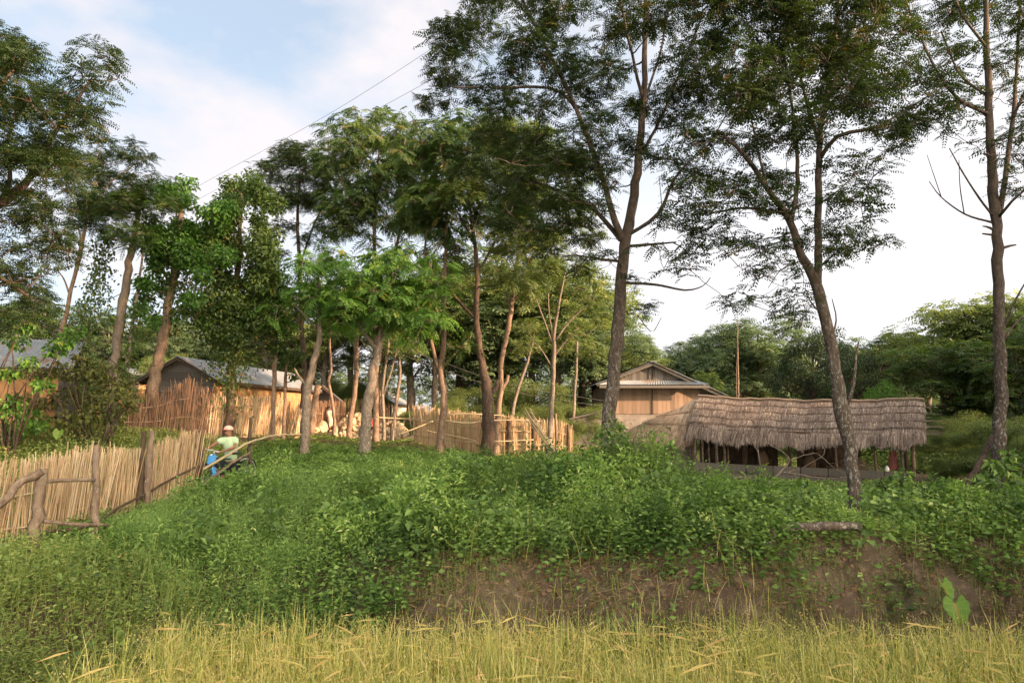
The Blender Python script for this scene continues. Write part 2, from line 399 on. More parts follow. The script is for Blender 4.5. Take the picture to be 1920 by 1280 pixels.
def tree(name, label, d, stems, clumps, kind, dens, leaf, bark, seed, group=None, depth=1.6, cat='tree', flat=.55, twigs=5, vines=None, bare=None, bias=0.0, mult=1, slim=.78):
    """stems: lists of (px, py, width px [, depth offset]); clumps: (px, py, radius px [, depth offset])"""
    rng = np.random.default_rng(seed); s0 = d/F
    tb = MB(); cand = []; first = None
    for si, st in enumerate(stems):
        P = [at(q[0], q[1], d + (q[3] if len(q) > 3 else 0)) for q in st]; R = [q[2]*s0*.5*slim for q in st]
        if si == 0:
            x, y = P[0][0], P[0][1]; g = gz(x, y)
            if P[0][2] > g - .15:                               # root it in the ground
                P.insert(0, np.array([x, y, g-.2])); R.insert(0, R[0]*1.15)
            else: P[0][2] = min(P[0][2], g-.1)
            R[0] *= 1.25
            first = np.array([x, y, g])
        PP, RR = resample(P, R, .22)
        PP[1:-1] += rng.normal(size=(len(PP)-2, 3))*np.minimum(RR[1:-1, None]*.12, .02)
        tb.tube(PP, RR, 9 if RR.max() > .06 else 6, rough=.05, rng=rng)
        for p, r in zip(PP, RR): cand.append((p, r, si))
    for br in (bare or []):
        P = [at(q[0], q[1], d + (q[3] if len(q) > 3 else 0)) for q in br]; R = [q[2]*s0*.5 for q in br]
        PP, RR = resample(P, R, .12); tb.tube(PP, RR, 5, rng=rng, rough=.05)
    root = empty(name, first, label, cat, group)
    cp = np.array([c[0] for c in cand]); cr = np.array([c[1] for c in cand])
    lowest = first[2]
    cb = MB(); info = []
    for q in list(clumps) + [(a[0]+rng.normal()*a[2]*.7, a[1]+rng.normal()*a[2]*.5, a[2]*.85) for a in clumps for _ in range(mult-1)]:
        off = q[3] if len(q) > 3 else rng.uniform(-depth, depth)
        c = at(q[0] + rng.normal()*4, q[1] + rng.normal()*4, d + off); info.append((c, q[2]*s0))
    minz = lowest + (max(p[2] for p in cp) - lowest)*.25
    def dist(c):
        dd = np.linalg.norm(cp - c, axis=1) + 1.2*np.maximum(cp[:, 2] - c[2], 0) + (cp[:, 2] < minz)*2.0
        return dd
    info.sort(key=lambda q: dist(q[0]).min())
    for c, r in info:
        dd = dist(c); k = int(np.argmin(dd)); a = cp[k]; L = np.linalg.norm(c-a)
        r0 = min(cr[k]*.6, .012 + .012*L)
        tgt = c - np.array([0, 0, r*.25])
        if L > .15:
            P = curve_pts(a, tgt, rng, 8, .08, .05); R = np.linspace(r0, .007, 8)
            tb.tube(P, R, 5, cap=False)
            cp = np.vstack([cp, P[3:]]); cr = np.concatenate([cr, R[3:]])
        tips = foliage(cb, rng, c, r, kind, dens, flat, bias)
        for _ in range(twigs):
            p = tips[rng.integers(0, len(tips))]
            tb.tube(curve_pts(tgt, p, rng, 4, .03, .1), np.linspace(.009, .004, 4), 3, cap=False)
    tb.build('trunk', M[bark], root, True)
    if info: cb.build('crown', M[leaf], root)
    if vines:
        vb = MB()
        for (px, y0, y1, w) in vines:
            off = rng.uniform(-.8, .8); top = at(px, y0, d+off); bot = at(px + rng.normal()*12, y1, d+off)
            n = int(np.linalg.norm(top-bot)/.016*w); 
            P = curve_pts(top, bot, rng, 12, 0, .04); vb.tube(P, .008, 4, tint=.1)
            t = rng.random(n); idx = np.clip((t*11).astype(int), 0, 10); fr = (t*11-idx)[:, None]
            Q = P[idx]*(1-fr) + P[idx+1]*fr + rng.normal(size=(n, 3))*.11*w*(.5+t[:, None])
            D = rng.normal(size=(n, 3))*.6 + [0, 0, -.9]; L2 = rng.uniform(.07, .13, n)
            leaves(vb, Q, D, norm(rng.normal(size=(n, 3)) + [0, -.5, .8]), L2, L2*.7, np.clip(rng.normal(.62, .25, n), 0, 1))
        vb.build('hanging_vines', M['leaf_mid'], root)
    return root

def grid(x0, y0, x1, y1, step, rpx, seed, keep=.85, jit=.45, test=None):
    rng = np.random.default_rng(seed); out = []
    y = y0; row = 0
    while y <= y1:
        x = x0 + (row % 2)*step*.5
        while x <= x1:
            px, py = x + rng.normal()*step*jit*.5, y + rng.normal()*step*jit*.5
            if rng.random() < keep and (test is None or test(px, py)): out.append((px, py, rpx*rng.uniform(.7, 1.25)))
            x += step
        y += step*.8; row += 1
    return out
def ell(cx, cy, rx, ry): return lambda x, y: ((x-cx)/rx)**2 + ((y-cy)/ry)**2 < 1
# ------------------------------------------------------------------ the three tall near trees
A_cl = [(860,60,46),(900,15,46),(845,140,34),(815,190,26),(890,110,44),(950,150,44),(1000,50,50),(940,205,34),(1050,20,50),(1060,115,46),(1005,205,42),(1100,175,44),(1075,255,40),
  (1150,50,46),(1145,135,44),(1120,235,42),(1160,205,36),(1000,300,44),(1060,330,42),(1010,375,42),(960,330,44),(905,300,40),(1110,300,30),(1245,60,36),(1270,115,30),(1305,95,26),(1300,165,36),(1280,225,34),
  (1250,290,26),(1290,320,30),(1240,180,36),(1215,20,48),(960,-20,60),(1060,-70,60),(1160,-60,60),(1260,-50,50),(900,-60,50),(1090,420,26),(1110,455,22),(1130,480,16),(1120,380,18),(1140,345,18),
  (1030,430,24),(985,430,30),(1195,520,12),(1205,575,16),(1310,210,26),(840,95,26),(790,195,14),(1110,-150,70),(1210,-150,70),(1000,-140,60),(1190,265,24),(1090,90,34),(975,95,30),(1300,20,30),(880,175,26),(1040,290,36),(980,260,36),(1085,370,30),(1060,420,30),(1000,340,36),(930,260,34),(950,390,32),(1110,330,26),(1030,470,24),(1080,490,20)]
tree('tall_tree', 'tall forked tree with pale lichen spotted trunk standing in weeds beside the gabled plank house', 13.5,
 [[(1133,935,50),(1140,840,42),(1147,740,38),(1158,620,34),(1165,520,32),(1175,440,31),(1192,340,25),(1206,200,19),(1209,80,15),(1214,-60,10),(1220,-200,5)],
  [(1170,455,20),(1148,400,18,-.1),(1128,330,15,-.3),(1085,215,13,-.5),(1035,110,10,-.6),(985,10,8,-.4),(950,-80,5)],
  [(1163,450,14),(1110,390,12,.4),(1030,350,9,.7),(930,325,5,.9)],
  [(1132,345,11,-.3),(1060,180,9,.2),(930,165,7,.3),(850,165,4)],
  [(1178,440,12),(1235,400,10,-.3),(1262,340,8,-.6),(1295,300,5,-.8)],
  [(1196,300,12),(1235,230,10,.3),(1270,150,8,.4),(1320,20,6,.4)],
  [(1206,190,10),(1180,80,8,-.5),(1150,-60,5,-.8)], [(1208,190,9),(1240,90,7,.5),(1262,-40,4,.7)],
  [(1165,490,9),(1120,485,7),(1080,478,4)]],
 A_cl, 'fine', 1.55, 'leaf_dark', 'bark_lichen', 11, depth=1.9, mult=3, slim=.67,
 bare=[[(1172,530,7),(1230,534,5),(1285,544,4),(1318,536,2),(1332,520,1.5)], [(1178,462,7),(1225,458,5),(1268,454,3)], [(1262,455,2.5),(1285,470,2),(1278,500,1.5)],
  [(1195,590,2),(1222,622,2),(1240,595,1.2)],[(1215,440,2),(1240,410,2,.2),(1236,330,1.2)],[(1240,455,2),(1255,480,1.6),(1235,520,1.2)]])

B_cl = grid(1335,-120,1700,235,58,44,5,.95) + [(1760,175,36),(1725,215,36),(1770,140,30),(1715,150,36),(1765,215,26),(1690,235,34),(1640,240,30),(1340,260,36),(1400,270,36),(1450,260,36),(1510,270,34),
  (1330,330,34),(1380,335,36),(1430,330,30),(1300,380,30),(1345,390,32),(1400,385,32),(1290,430,28),(1330,440,30),(1370,430,26),(1310,480,24),(1385,470,20),(1455,385,26),(1475,330,26),(1430,440,24),(1455,490,26),(1480,450,22),
  (1500,500,14),(1420,505,22),(1405,560,18),(1375,572,18),(1455,570,18),(1490,545,22),(1500,590,20),(1510,555,14),(1600,345,26),(1635,330,26),(1615,385,24),(1565,365,26),(1580,420,24),(1600,455,26),(1640,458,22),
  (1560,470,24),(1545,440,18),(1630,410,18),(1660,280,22),(1690,285,16),(1560,310,22),(1240,400,24),(1260,350,22),(1270,470,20),(1255,510,10),(1500,400,16),(1310,270,30),(1450,-160,70),(1560,-170,70),(1650,-130,60)]
tree('tall_tree', 'leaning tall tree with scarred knob halfway up its trunk in front of the thatched shed', 11.5,
 [[(1602,975,34),(1600,900,32),(1592,830,34),(1580,775,42),(1570,715,33),(1558,650,31),(1545,590,29),(1530,530,29),(1502,480,22),(1482,415,19),(1440,355,15,-.3),(1395,290,12,-.5),(1345,245,7,-.7)],
  [(1533,545,22),(1534,440,19),(1535,350,18),(1536,270,16),(1548,190,14),(1566,70,11),(1580,-80,7)],
  [(1484,418,13),(1495,340,12,.3),(1490,240,9,.5),(1470,100,6,.5)],
  [(1537,300,12),(1570,255,11,-.3),(1640,240,9,-.5),(1700,205,6,-.5),(1765,165,4,-.4)],
  [(1536,270,11),(1510,180,9,.5),(1480,60,6,.8)],[(1545,200,9),(1600,110,7,-.6),(1660,10,5,-.9)],
  [(1470,400,9),(1400,390,7,.3),(1330,400,5,.4)],[(1440,355,8),(1425,300,6,.2),(1400,180,4)],
  [(1584,770,12),(1600,720,9,-.1),(1604,670,7,-.1),(1610,640,4)], [(1545,590,7),(1522,570,4),(1512,545,2)]],
 B_cl, 'fine', 1.45, 'leaf_dark', 'bark_lichen', 12, depth=1.8, mult=3, slim=.70,
 bare=[[(1540,380,3),(1580,350,2.5),(1620,310,1.5)],[(1500,490,3),(1465,505,2),(1440,540,1.2)],[(1600,330,2),(1612,300,1.5),(1640,280,1)],[(1556,640,4),(1568,600,3),(1560,560,1.5)]])

C_cl = [(1700,20,34),(1740,50,26),(1780,20,40),(1830,10,44),(1880,20,44),(1920,60,40),(1770,90,22),(1800,120,26),(1835,90,26),(1885,110,40),(1925,160,40),(1870,180,24),(1910,235,34),(1770,195,20),(1730,100,18),
  (1800,200,18),(1760,240,20),(1825,215,20),(1905,300,30),(1925,350,30),(1885,360,14),(1880,265,20),(1840,265,14),(1750,-50,50),(1850,-60,60),(1940,-60,60),(1960,40,50),(1980,160,50),(1720,60,18),(1745,150,16),(1820,160,18),(1970,300,40),(1810,270,10),(1700,-40,30)]
tree('tall_tree', 'tall straight tree with white patched trunk at the right edge of the picture', 12.5,
 [[(1870,935,34),(1872,850,31),(1876,740,31),(1874,640,29),(1872,540,27),(1869,440,26),(1860,330,24),(1856,220,20),(1850,80,16),(1846,-90,9)],
  [(1869,420,15),(1885,330,14,.3),(1900,215,12,.4),(1908,100,9,.4),(1915,-60,6,.4)],
  [(1856,215,11),(1800,188,9,-.3),(1755,130,7,-.5),(1722,60,6,-.6),(1690,-20,4,-.7)],
  [(1858,225,10),(1820,195,8,.4),(1780,190,5,.7)],[(1852,180,9),(1800,140,7,.5),(1765,60,5,.6)],[(1900,220,8),(1930,150,7),(1960,60,5)],
  [(1870,410,9),(1895,380,7,-.4),(1940,340,5,-.6)],[(1850,90,8),(1800,20,6,-.4),(1780,-60,4)]],
 C_cl, 'fine', 1.3, 'leaf_dark', 'bark_lichen', 13, depth=1.5, mult=2, slim=.70,
 bare=[[(1862,405,5),(1835,370,4,-.2),(1806,325,3,-.3),(1780,278,2,-.4)],[(1864,418,5),(1810,402,3.5,.2),(1765,370,2.5,.3),(1742,340,1.5,.3)],[(1808,402,2.5,.2),(1800,350,2,.2),(1798,300,1.2,.2)],[(1765,370,2,.3),(1748,320,1.5,.3),(1738,290,1,.3)],
  [(1872,470,8),(1885,463,6),(1905,459,3)],[(1862,430,6),(1850,425,4),(1842,424,2)],[(1860,440,5),(1842,438,3)],
  [(1880,620,6),(1905,560,4,-.2),(1935,510,2,-.3)],[(1880,640,5),(1910,600,4),(1940,590,2)]])

# ------------------------------------------------------------------ left side trees
L0 = grid(-180,80,90,560,62,46,21,.9) + grid(60,110,215,440,52,36,22,.8,test=lambda x, y: not (x > 120 and y > 320)) + [(225,150,16),(200,190,18),(130,590-120,20),(60,470,34),(100,450,22),(30,520,34),(40,575,40),(80,560,26),(10,600,36),(90,500,14)]
tree('spreading_tree', 'large dark spreading tree whose limbs enter from the left edge of the picture', 13,
 [[(-230,760,60),(-215,600,55),(-170,470,46),(-90,420,36),(0,380,24),(42,350,19),(60,325,16),(90,270,12),(130,210,8),(170,150,5)],
  [(-170,470,40),(-160,330,34),(-130,220,24),(-100,100,14)],[(-90,420,20),(-60,300,16,-.4),(-10,180,12,-.6),(40,110,6,-.7)],
  [(0,382,12),(20,330,10,.4),(10,290,8,.5),(30,200,5,.5)],[(60,325,10),(110,330,8,.4),(150,300,5,.5)],[(-120,440,18),(-60,480,12),(0,520,9),(60,560,6)]],
 L0, 'fine', 1.7, 'leaf_dark', 'bark_dark', 21, depth=2.0, mult=2)
tree('thin_tree', 'slender leaning tree with reddish stem near the left tin roofed house', 19.5,
 [[(78,770,14),(95,700,13),(118,610,11),(135,540,9),(152,470,8),(160,420,7),(165,360,5)],[(128,560,6),(142,500,5),(150,440,4),(125,390,3)],[(160,420,5),(200,350,4),(250,310,3)]],
 [(150,390,26),(120,340,28),(170,330,30),(210,340,28),(150,300,30),(200,300,30),(240,300,26),(270,300,20),(235,340,24),(190,270,22),(110,290,26),(265,330,12),(180,375,22),(215,385,18),(255,280,16),(285,300,8)],
 'fine', 3.0, 'leaf_dark', 'bark_pink', 22, depth=1.2, bare=[[(130,552,4),(118,520,3),(100,500,1.5)]])
tree('vine_covered_tree', 'pale straight trunk with vine hung crown between the two tin roofed houses', 19.5,
 [[(212,715,26),(220,640,23),(232,560,20),(243,490,17),(254,430,13),(262,380,9)],[(238,690,9),(250,600,8),(262,520,6),(272,440,4)]],
 grid(150,360,300,450,34,26,23,.95)+[(300,350,24),(320,370,24)], 'fine', 2.2, 'leaf_mid', 'bark_grey', 23, depth=1.4, mult=2,
 vines=[(195,430,560,1.4),(180,450,590,1.6),(170,520,620,1.6),(210,450,540,1.2),(160,560,680,1.5),(185,500,600,1.6),(150,590,690,1.6),(250,560,690,1.2),(262,600,700,1.2)])
tree('vine_covered_tree', 'tree smothered by bright green creepers with a shaggy reddish trunk left of the bamboo hut', 20.5,
 [[(286,735,30),(300,660,26),(314,590,22),(326,520,18),(335,450,14),(340,390,9)],[(326,520,9),(370,450,8),(390,400,5)],[(322,540,8),(290,470,6),(285,420,4)]],
 [(q[0],q[1],q[2]) for q in grid(285,350,410,540,34,24,24,.85, jit=.9, test=ell(345,440,80,105))]+[(345,345,20),(270,530,18),(285,600,16),(365,560,20),(375,600,18),(330,590,14),(300,470,22),(290,500,20),(270,570,20),(320,540,20)], 'broad', 1.25, 'leaf_bright', 'bark_pink', 24, mult=2, depth=1.5, flat=.9, bias=-.25,
 vines=[(330,400,560,2.2),(395,420,600,2.2),(310,440,570,1.8),(355,500,640,1.6),(375,500,620,1.8),(300,520,640,1.2),(285,540,600,1.2),(380,470,600,2.2),(345,520,600,1.4)])
tree('vine_covered_tree', 'dark column of hanging creepers over the tin roof of the bamboo hut', 21.5,
 [[(432,740,20),(436,660,18),(440,580,16),(446,500,13),(450,420,9),(452,360,6)],[(440,560,8),(480,480,6),(510,430,4)],[(442,560,7),(410,470,5)]],
 grid(405,345,530,600,36,24,25,.8, jit=.9, test=ell(455,460,68,130))+[(440,345,22),(470,350,24),(420,380,22),(395,560,24),(420,590,24),(470,600,24),(490,560,22),(515,650,16),(410,520,24),(440,620,20),(460,560,26),(430,560,26),(485,520,24),(505,590,18),(400,620,16)], 'broad', 1.2, 'leaf_mid', 'bark_dark', 25, mult=2, depth=1.5, flat=1.1, bias=-.05,
 vines=[(420,400,640,2.6),(450,420,660,2.6),(490,430,640,2.4),(515,470,640,2),(390,440,640,2.4),(405,540,680,2.2),(420,560,700,2.4),(440,560,740,2.2),(455,560,700,2.0),(470,540,680,2.0),(395,560,650,1.8),(485,560,640,1.8),(433,600,770,1.6),(500,540,620,1.4),(385,570,620,1.4)])
tree('feathery_tree', 'feathery tree rising behind the creeper clad trees with crown against the sky', 27,
 [[(566,800,14),(570,700,13),(565,600,11),(562,500,10),(558,430,8),(560,360,6),(570,310,4)],[(566,620,7),(530,540,5),(500,470,4),(480,420,3)],[(562,500,6),(585,430,5),(610,380,4)]],
 grid(495,280,625,400,34,26,26,.95, test=ell(560,340,75,65))+[(520,430,18),(545,420,16),(600,430,18),(570,450,18),(525,480,14),(500,520,16),(530,600,18),(500,600,16)], 'fine', 2.0, 'leaf_dark', 'bark_dark', 26, depth=1.5, mult=2)

# ------------------------------------------------------------------ trees on the grassy mound
tree('young_pinnate_tree', 'young bright leaved tree with bent grey trunk at the end of the reed fence', 21,
 [[(572,835,22),(575,780,21),(577,730,20),(586,690,17),(598,640,15),(600,590,11),(598,540,8),(595,490,5)],[(578,725,8),(560,705,6),(552,690,4)],[(599,620,8),(560,580,6),(530,560,4)],[(600,600,8),(640,560,6),(655,540,4)]],
 grid(520,480,665,600,34,30,31,.95,test=ell(590,545,76,72))+[(590,480,22),(620,495,20),(555,500,20),(520,600,16),(640,590,20),(515,570,14)], 'tuft', 1.35, 'leaf_bright', 'bark_grey', 31, mult=2, depth=1.1, flat=.6)
tree('young_pinnate_tree', 'young bright leaved tree with stout trunk in front of the stone heap', 21,
 [[(683,830,28),(686,790,26),(692,740,23),(700,690,20),(712,645,18),(714,600,13),(718,550,8)],[(708,655,12),(680,620,8),(665,580,5)],[(713,640,12),(755,600,8),(780,570,5)],[(714,620,7),(700,550,5),(720,500,4)]],
 grid(650,490,815,620,36,32,32,.97,test=ell(735,560,92,72))+[(720,485,24),(700,500,22),(745,500,22),(810,600,20),(790,630,16),(650,560,20),(655,600,16)], 'tuft', 1.40, 'leaf_bright', 'bark_grey', 32, mult=2, depth=1.2, flat=.6)
tree('tall_pinnate_tree', 'tall tree with two orange lit stems and long drooping leaf sprays above the stone heap', 25,
 [[(705,800,14),(704,700,13),(703,600,12),(702,500,10),(703,400,8),(708,320,6),(715,250,4)],[(712,600,9),(735,500,8),(752,420,7),(762,340,5)],[(703,430,5),(650,360,4),(625,300,3)]],
 grid(620,240,830,440,38,32,33,.97,test=ell(720,335,112,108))+[(640,225,18),(680,220,20),(715,212,20),(740,225,18),(620,240,14),(660,240,20),(605,440,18),(625,420,22),(655,430,22),(690,440,18),(610,480,16)], 'tuft', 1.50, 'leaf_mid', 'bark_pink', 33, bias=.1, mult=2, depth=1.6, flat=.7)
tree('forked_tree', 'slim tree forking low with orange upper stems beside the left end of the cane fence', 22,
 [[(824,845,22),(830,790,17),(832,740,17),(827,700,16),(832,640,13),(831,595,14),(834,520,9),(837,440,8),(838,380,5)],
  [(828,708,10),(814,665,10),(805,620,9),(800,590,6)],[(830,600,9),(815,575,8),(800,545,7),(796,490,6),(800,430,4)],[(828,690,6),(842,675,5),(860,655,4)]],
 grid(770,240,910,440,40,34,34,.97,test=ell(840,330,85,120))+[(800,470,22),(780,430,24),(860,450,26),(880,430,26),(840,640,14),(870,640,18),(885,630,16)], 'tuft', 1.40, 'leaf_mid', 'bark_pink', 34, mult=2, depth=1.5, flat=.7)
tree('forked_tree', 'stout forked tree in the middle of the cane fence', 21.5,
 [[(914,850,32),(915,790,29),(915,740,28),(905,690,19),(898,640,16),(893,580,14),(895,520,12),(890,460,10),(880,380,7),(870,300,5)],
  [(917,742,14),(930,725,12),(934,712,8)],[(893,600,9),(865,570,7),(840,540,5),(820,500,4)],[(895,520,7),(930,450,6),(980,390,4)],[(890,460,6),(860,400,5)]],
 grid(880,230,1060,470,42,36,35,.97,test=ell(960,340,110,130))+[(900,500,26),(940,510,28),(980,510,28),(1020,500,26),(1060,470,24),(1080,420,26),(1100,450,24),(1060,380,28),(1080,340,26),(1100,500,22),(860,500,24),(870,540,20)], 'fine', 1.9, 'leaf_light', 'bark_dark', 35, mult=2, bias=-.25, depth=1.8, flat=.65)
tree('forked_tree', 'tree with orange lit slanting stem rising behind the middle of the cane fence', 23.5,
 [[(930,820,18),(936,760,14),(939,725,13),(940,680,12),(950,630,12),(958,580,13),(966,520,10),(972,470,7),(980,420,5)],[(938,735,10),(950,715,8),(953,703,7)],[(958,575,6),(985,530,4)],[(958,580,6),(945,530,5),(930,490,4)]],
 [(960,470,30),(990,460,30),(940,450,28),(1010,500,28),(985,530,24),(940,520,24),(1030,450,28),(1000,420,30),(950,410,30),(1060,430,26)], 'tuft', 1.6, 'leaf_light', 'bark_pink', 36, mult=2, depth=1.6, flat=.7, bias=-.2)
tree('broom_tree', 'thin tree with a broom of bare upright branches beside the leaning bundle of poles', 22,
 [[(1028,850,15),(1033,780,12),(1037,720,11),(1038,660,10),(1040,620,8),(1048,570,6),(1060,510,4)],[(1038,650,5),(1020,600,4),(1005,560,3)],[(1038,640,5),(1030,590,4),(1028,550,3)],[(1040,640,5),(1070,600,4),(1105,570,3)],[(1038,670,4),(1060,640,3),(1085,615,2)],[(1036,690,4),(1015,655,3),(1000,640,2)]],
 [(1060,520,20),(1090,540,22),(1110,560,22),(1075,580,18),(1120,600,20),(1010,560,18),(1030,530,18),(1100,620,16),(990,600,16),(1085,505,18)], 'fine', 1.5, 'leaf_light', 'bark_grey', 37, depth=1.2)
tree('crooked_tree', 'crooked reddish trunk growing behind the stone heap left of the stout young tree', 28,
 [[(655,800,13),(664,740,12),(668,690,12),(668,640,12),(672,600,9),(680,560,6)]], [(680,560,28),(650,590,24),(640,620,20)], 'tuft', 1.4, 'leaf_mid', 'bark_pink', 38, depth=1)
tree('crooked_tree', 'very thin crooked trunk behind the man in the cream shirt', 29.5,
 [[(627,790,8),(622,745,7),(616,715,7),(621,690,6),(618,640,5),(622,590,4)]], [(615,600,20),(630,575,20)], 'tuft', 1.4, 'leaf_mid', 'bark_pink', 39, depth=.8)
tree('slim_trunk_tree', 'slim orange lit trunk standing in front of the right end of the hut roof', 22.5,
 [[(512,800,10),(513,740,10),(515,690,11),(516,655,9),(505,620,5),(495,590,3)]], [(500,590,16),(520,600,18),(530,625,16),(515,575,16)], 'broad', .9, 'leaf_mid', 'bark_pink', 40, depth=.6)
tree('slim_trunk_tree', 'short slim pink trunk just beyond the right end of the hut roof', 23.5,
 [[(532,800,9),(534,750,8),(535,710,8),(538,680,5)]], [(540,680,18),(555,670,18),(548,700,12)], 'broad', .8, 'leaf_olive' if 'leaf_olive' in M else 'leaf_mid', 'bark_pink', 41, depth=.6)
for k, (lab, st) in enumerate([('thin grey twin stemmed tree right of the stone heap', [[(720,800,8),(718,720,7),(728,650,6),(722,600,4)],[(718,740,5),(735,690,5),(745,650,4)]]),
   ('thin grey tree leaning right beyond the stone heap', [[(735,810,9),(742,760,8),(750,700,7),(745,640,5)]]),
   ('dark slanting trunk in the shade behind the cane fence', [[(960,790,9),(968,740,8),(985,690,7),(1000,640,5)]]),
   ('straight dark trunk in the shade left of the tall forked tree', [[(1075,790,8),(1080,700,7),(1082,640,5)]])]):
    q = st[0][-1]
    tree('slender_tree', lab, 27+k*.7, st, [(q[0]+a, q[1]+b_, 26) for a, b_ in ((0,0),(-28,10),(26,8),(5,-28),(-20,-24))], 'fine', 1.7, 'leaf_light', 'bark_grey', 50+k, depth=1)

# ------------------------------------------------------------------ the wood behind
def bg_proto(kind, seed, leaf, bark, shape):
    rng = np.random.default_rng(seed); root = bpy.data.objects.new('background_tree', None); root['_o'] = (0, 0, 0)
    tb, cb = MB(), MB()
    H = 8.0; P = np.array([[0, 0, -.3], [.1, .05, 1.5], [-.05, .1, 3.2], [.1, 0, 5], [0, .1, 7]]); PP, RR = resample(P, [.2, .17, .14, .1, .04], .4)
    tb.tube(PP, RR, 7, rough=.05, rng=rng)
    if shape == 'tall': n, zc, rz, rr_, cr = 42, 5.4, 2.5, 2.3, .72
    elif shape == 'dome': n, zc, rz, rr_, cr = 60, 4.6, 3.1, 3.0, .85
    elif shape == 'bush': n, zc, rz, rr_, cr = 60, 3.3, 4.2, 4.0, 1.3
    else: n, zc, rz, rr_, cr = 34, 6.3, 1.6, 3.2, .75
    for i in range(n):
        d = norm(rng.normal(size=3)); c = np.array([0, 0, zc]) + d*[rr_, rr_, rz]*(rng.random()**.4)
        if c[2] < .5: c[2] = .5
        k = min(int(c[2]/7*len(PP)*.8), len(PP)-1)
        tb.tube(curve_pts(PP[k], c, rng, 5, .05, .06), np.linspace(.05, .012, 5), 4, cap=False)
        foliage(cb, rng, c, cr*rng.uniform(.7, 1.2), kind, 2.3 if kind != 'broad' else .33, .7)
    if kind == 'broad':
        pass
    t = tb.build('trunk', M[bark], root, True); c = cb.build('crown', M[leaf], root)
    return root, t, c
PRO = {}
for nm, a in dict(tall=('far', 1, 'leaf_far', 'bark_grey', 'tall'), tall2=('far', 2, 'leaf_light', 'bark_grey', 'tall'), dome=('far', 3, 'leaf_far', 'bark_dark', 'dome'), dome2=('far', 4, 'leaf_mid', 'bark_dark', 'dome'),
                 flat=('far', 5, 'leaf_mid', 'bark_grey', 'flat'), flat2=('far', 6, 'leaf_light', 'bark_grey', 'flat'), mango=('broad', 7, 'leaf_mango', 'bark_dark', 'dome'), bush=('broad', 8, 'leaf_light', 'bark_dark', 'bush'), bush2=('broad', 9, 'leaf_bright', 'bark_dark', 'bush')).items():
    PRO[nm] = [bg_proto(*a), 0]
def bg(px, py, Y, kind, label, name='background_tree', cat='tree', group=None, wide=1.0, rot=None, top=8.0, rgb=None):
    (root, t, c), used = PRO[kind]
    topz = {'tall': 8.0, 'tall2': 8.0, 'dome': 8.1, 'dome2': 8.1, 'mango': 8.1, 'bush': 7.9, 'bush2': 7.9, 'flat': 8.0, 'flat2': 8.0}[kind]
    p = at(px, py, Y); g = gz(p[0], Y); s = max(.1, (p[2]-g)/topz)
    if used == 0: r = root; COL.objects.link(r); PRO[kind][1] = 1; r.name = name
    else:
        r = root.copy(); r.name = name; COL.objects.link(r)
        for ch in (t, c):
            k = ch.copy(); COL.objects.link(k); k.parent = r
    r.location = (p[0], Y, g); r.rotation_euler = (0, 0, random.uniform(0, 6.28) if rot is None else rot); r.scale = (s*wide, s*wide, s)
    tag(r, label, cat, group); return r
ORD = 'first second third fourth fifth sixth seventh eighth ninth tenth eleventh twelfth thirteenth fourteenth fifteenth sixteenth seventeenth eighteenth nineteenth twentieth'.split()
rg = random.Random(5)
def row(items, text, group, wide=1.0):
    items = sorted(items, key=lambda q: q[0])
    for i, (px, py, Y, kind) in enumerate(items):
        bg(px, py, Y, kind, text % ORD[i], group=group, wide=wide*rg.uniform(.9, 1.15))
row([(-60,560,44,'dome'),(10,575,42,'tall'),(90,560,43,'flat'),(150,590,46,'dome'),(205,600,44,'tall'),(265,575,46,'dome2'),(330,600,45,'tall'),(390,590,47,'dome'),(450,600,46,'tall')],
    '%s tree from the left in the hazy row beyond the tin roofed houses', 'trees beyond the tin roofed houses', 1.2)
row([(470,650,60,'dome'),(505,560,38,'tall2'),(560,590,40,'dome'),(615,560,37,'tall2'),(665,520,38,'flat2'),(720,560,36,'tall'),(770,500,37,'tall2'),(815,540,36,'flat2'),(860,480,38,'dome'),(905,500,37,'tall2'),(950,470,37,'dome'),(1000,520,37,'tall2'),(1040,500,36,'flat2'),(1085,525,38,'tall2'),(1110,545,36,'dome'),(1150,640,44,'flat2')],
    '%s tree from the left in the dense wood behind the cane fence', 'trees of the wood behind the cane fence', 1.15)
row([(1190,640,50,'flat2'),(1235,645,52,'dome'),(1285,640,55,'tall'),(1335,608,50,'dome'),(1385,600,48,'tall'),(1420,590,46,'dome'),(1455,640,50,'dome')],
    '%s tree from the left in the row behind the gabled plank house', 'trees behind the gabled plank house', 1.1)
row([(1590,640,50,'dome'),(1640,622,48,'flat'),(1690,628,50,'dome'),(1735,622,48,'flat'),(1780,640,52,'dome')],
    '%s tree from the left in the far row above the thatched ridge', 'trees beyond the thatched shed', 1.15)
row([(1800,560,30,'flat2'),(1850,545,29,'tall2'),(1905,550,28,'dome2'),(1760,640,27,'flat'),(1830,630,26,'dome2'),(1900,620,24,'dome2'),(1975,560,24,'dome')],
    '%s tree from the left in the leafy stand right of the thatched shed', 'trees right of the thatched shed', 1.0)
bg(1520,596,31,'mango','dense dark round crowned tree directly behind the middle of the thatched shed', wide=.8)
bg(1590,640,33,'mango','smaller dark round crowned tree half hidden behind the leaning knobbed trunk', wide=.9)
bg(1680,706,26,'bush2','bright green leafy bush showing above the right part of the thatched ridge','leafy_bush','bush', wide=.8)
bg(1320,690,40,'dome2','light green tree just right of the gabled plank house roof', wide=.8)
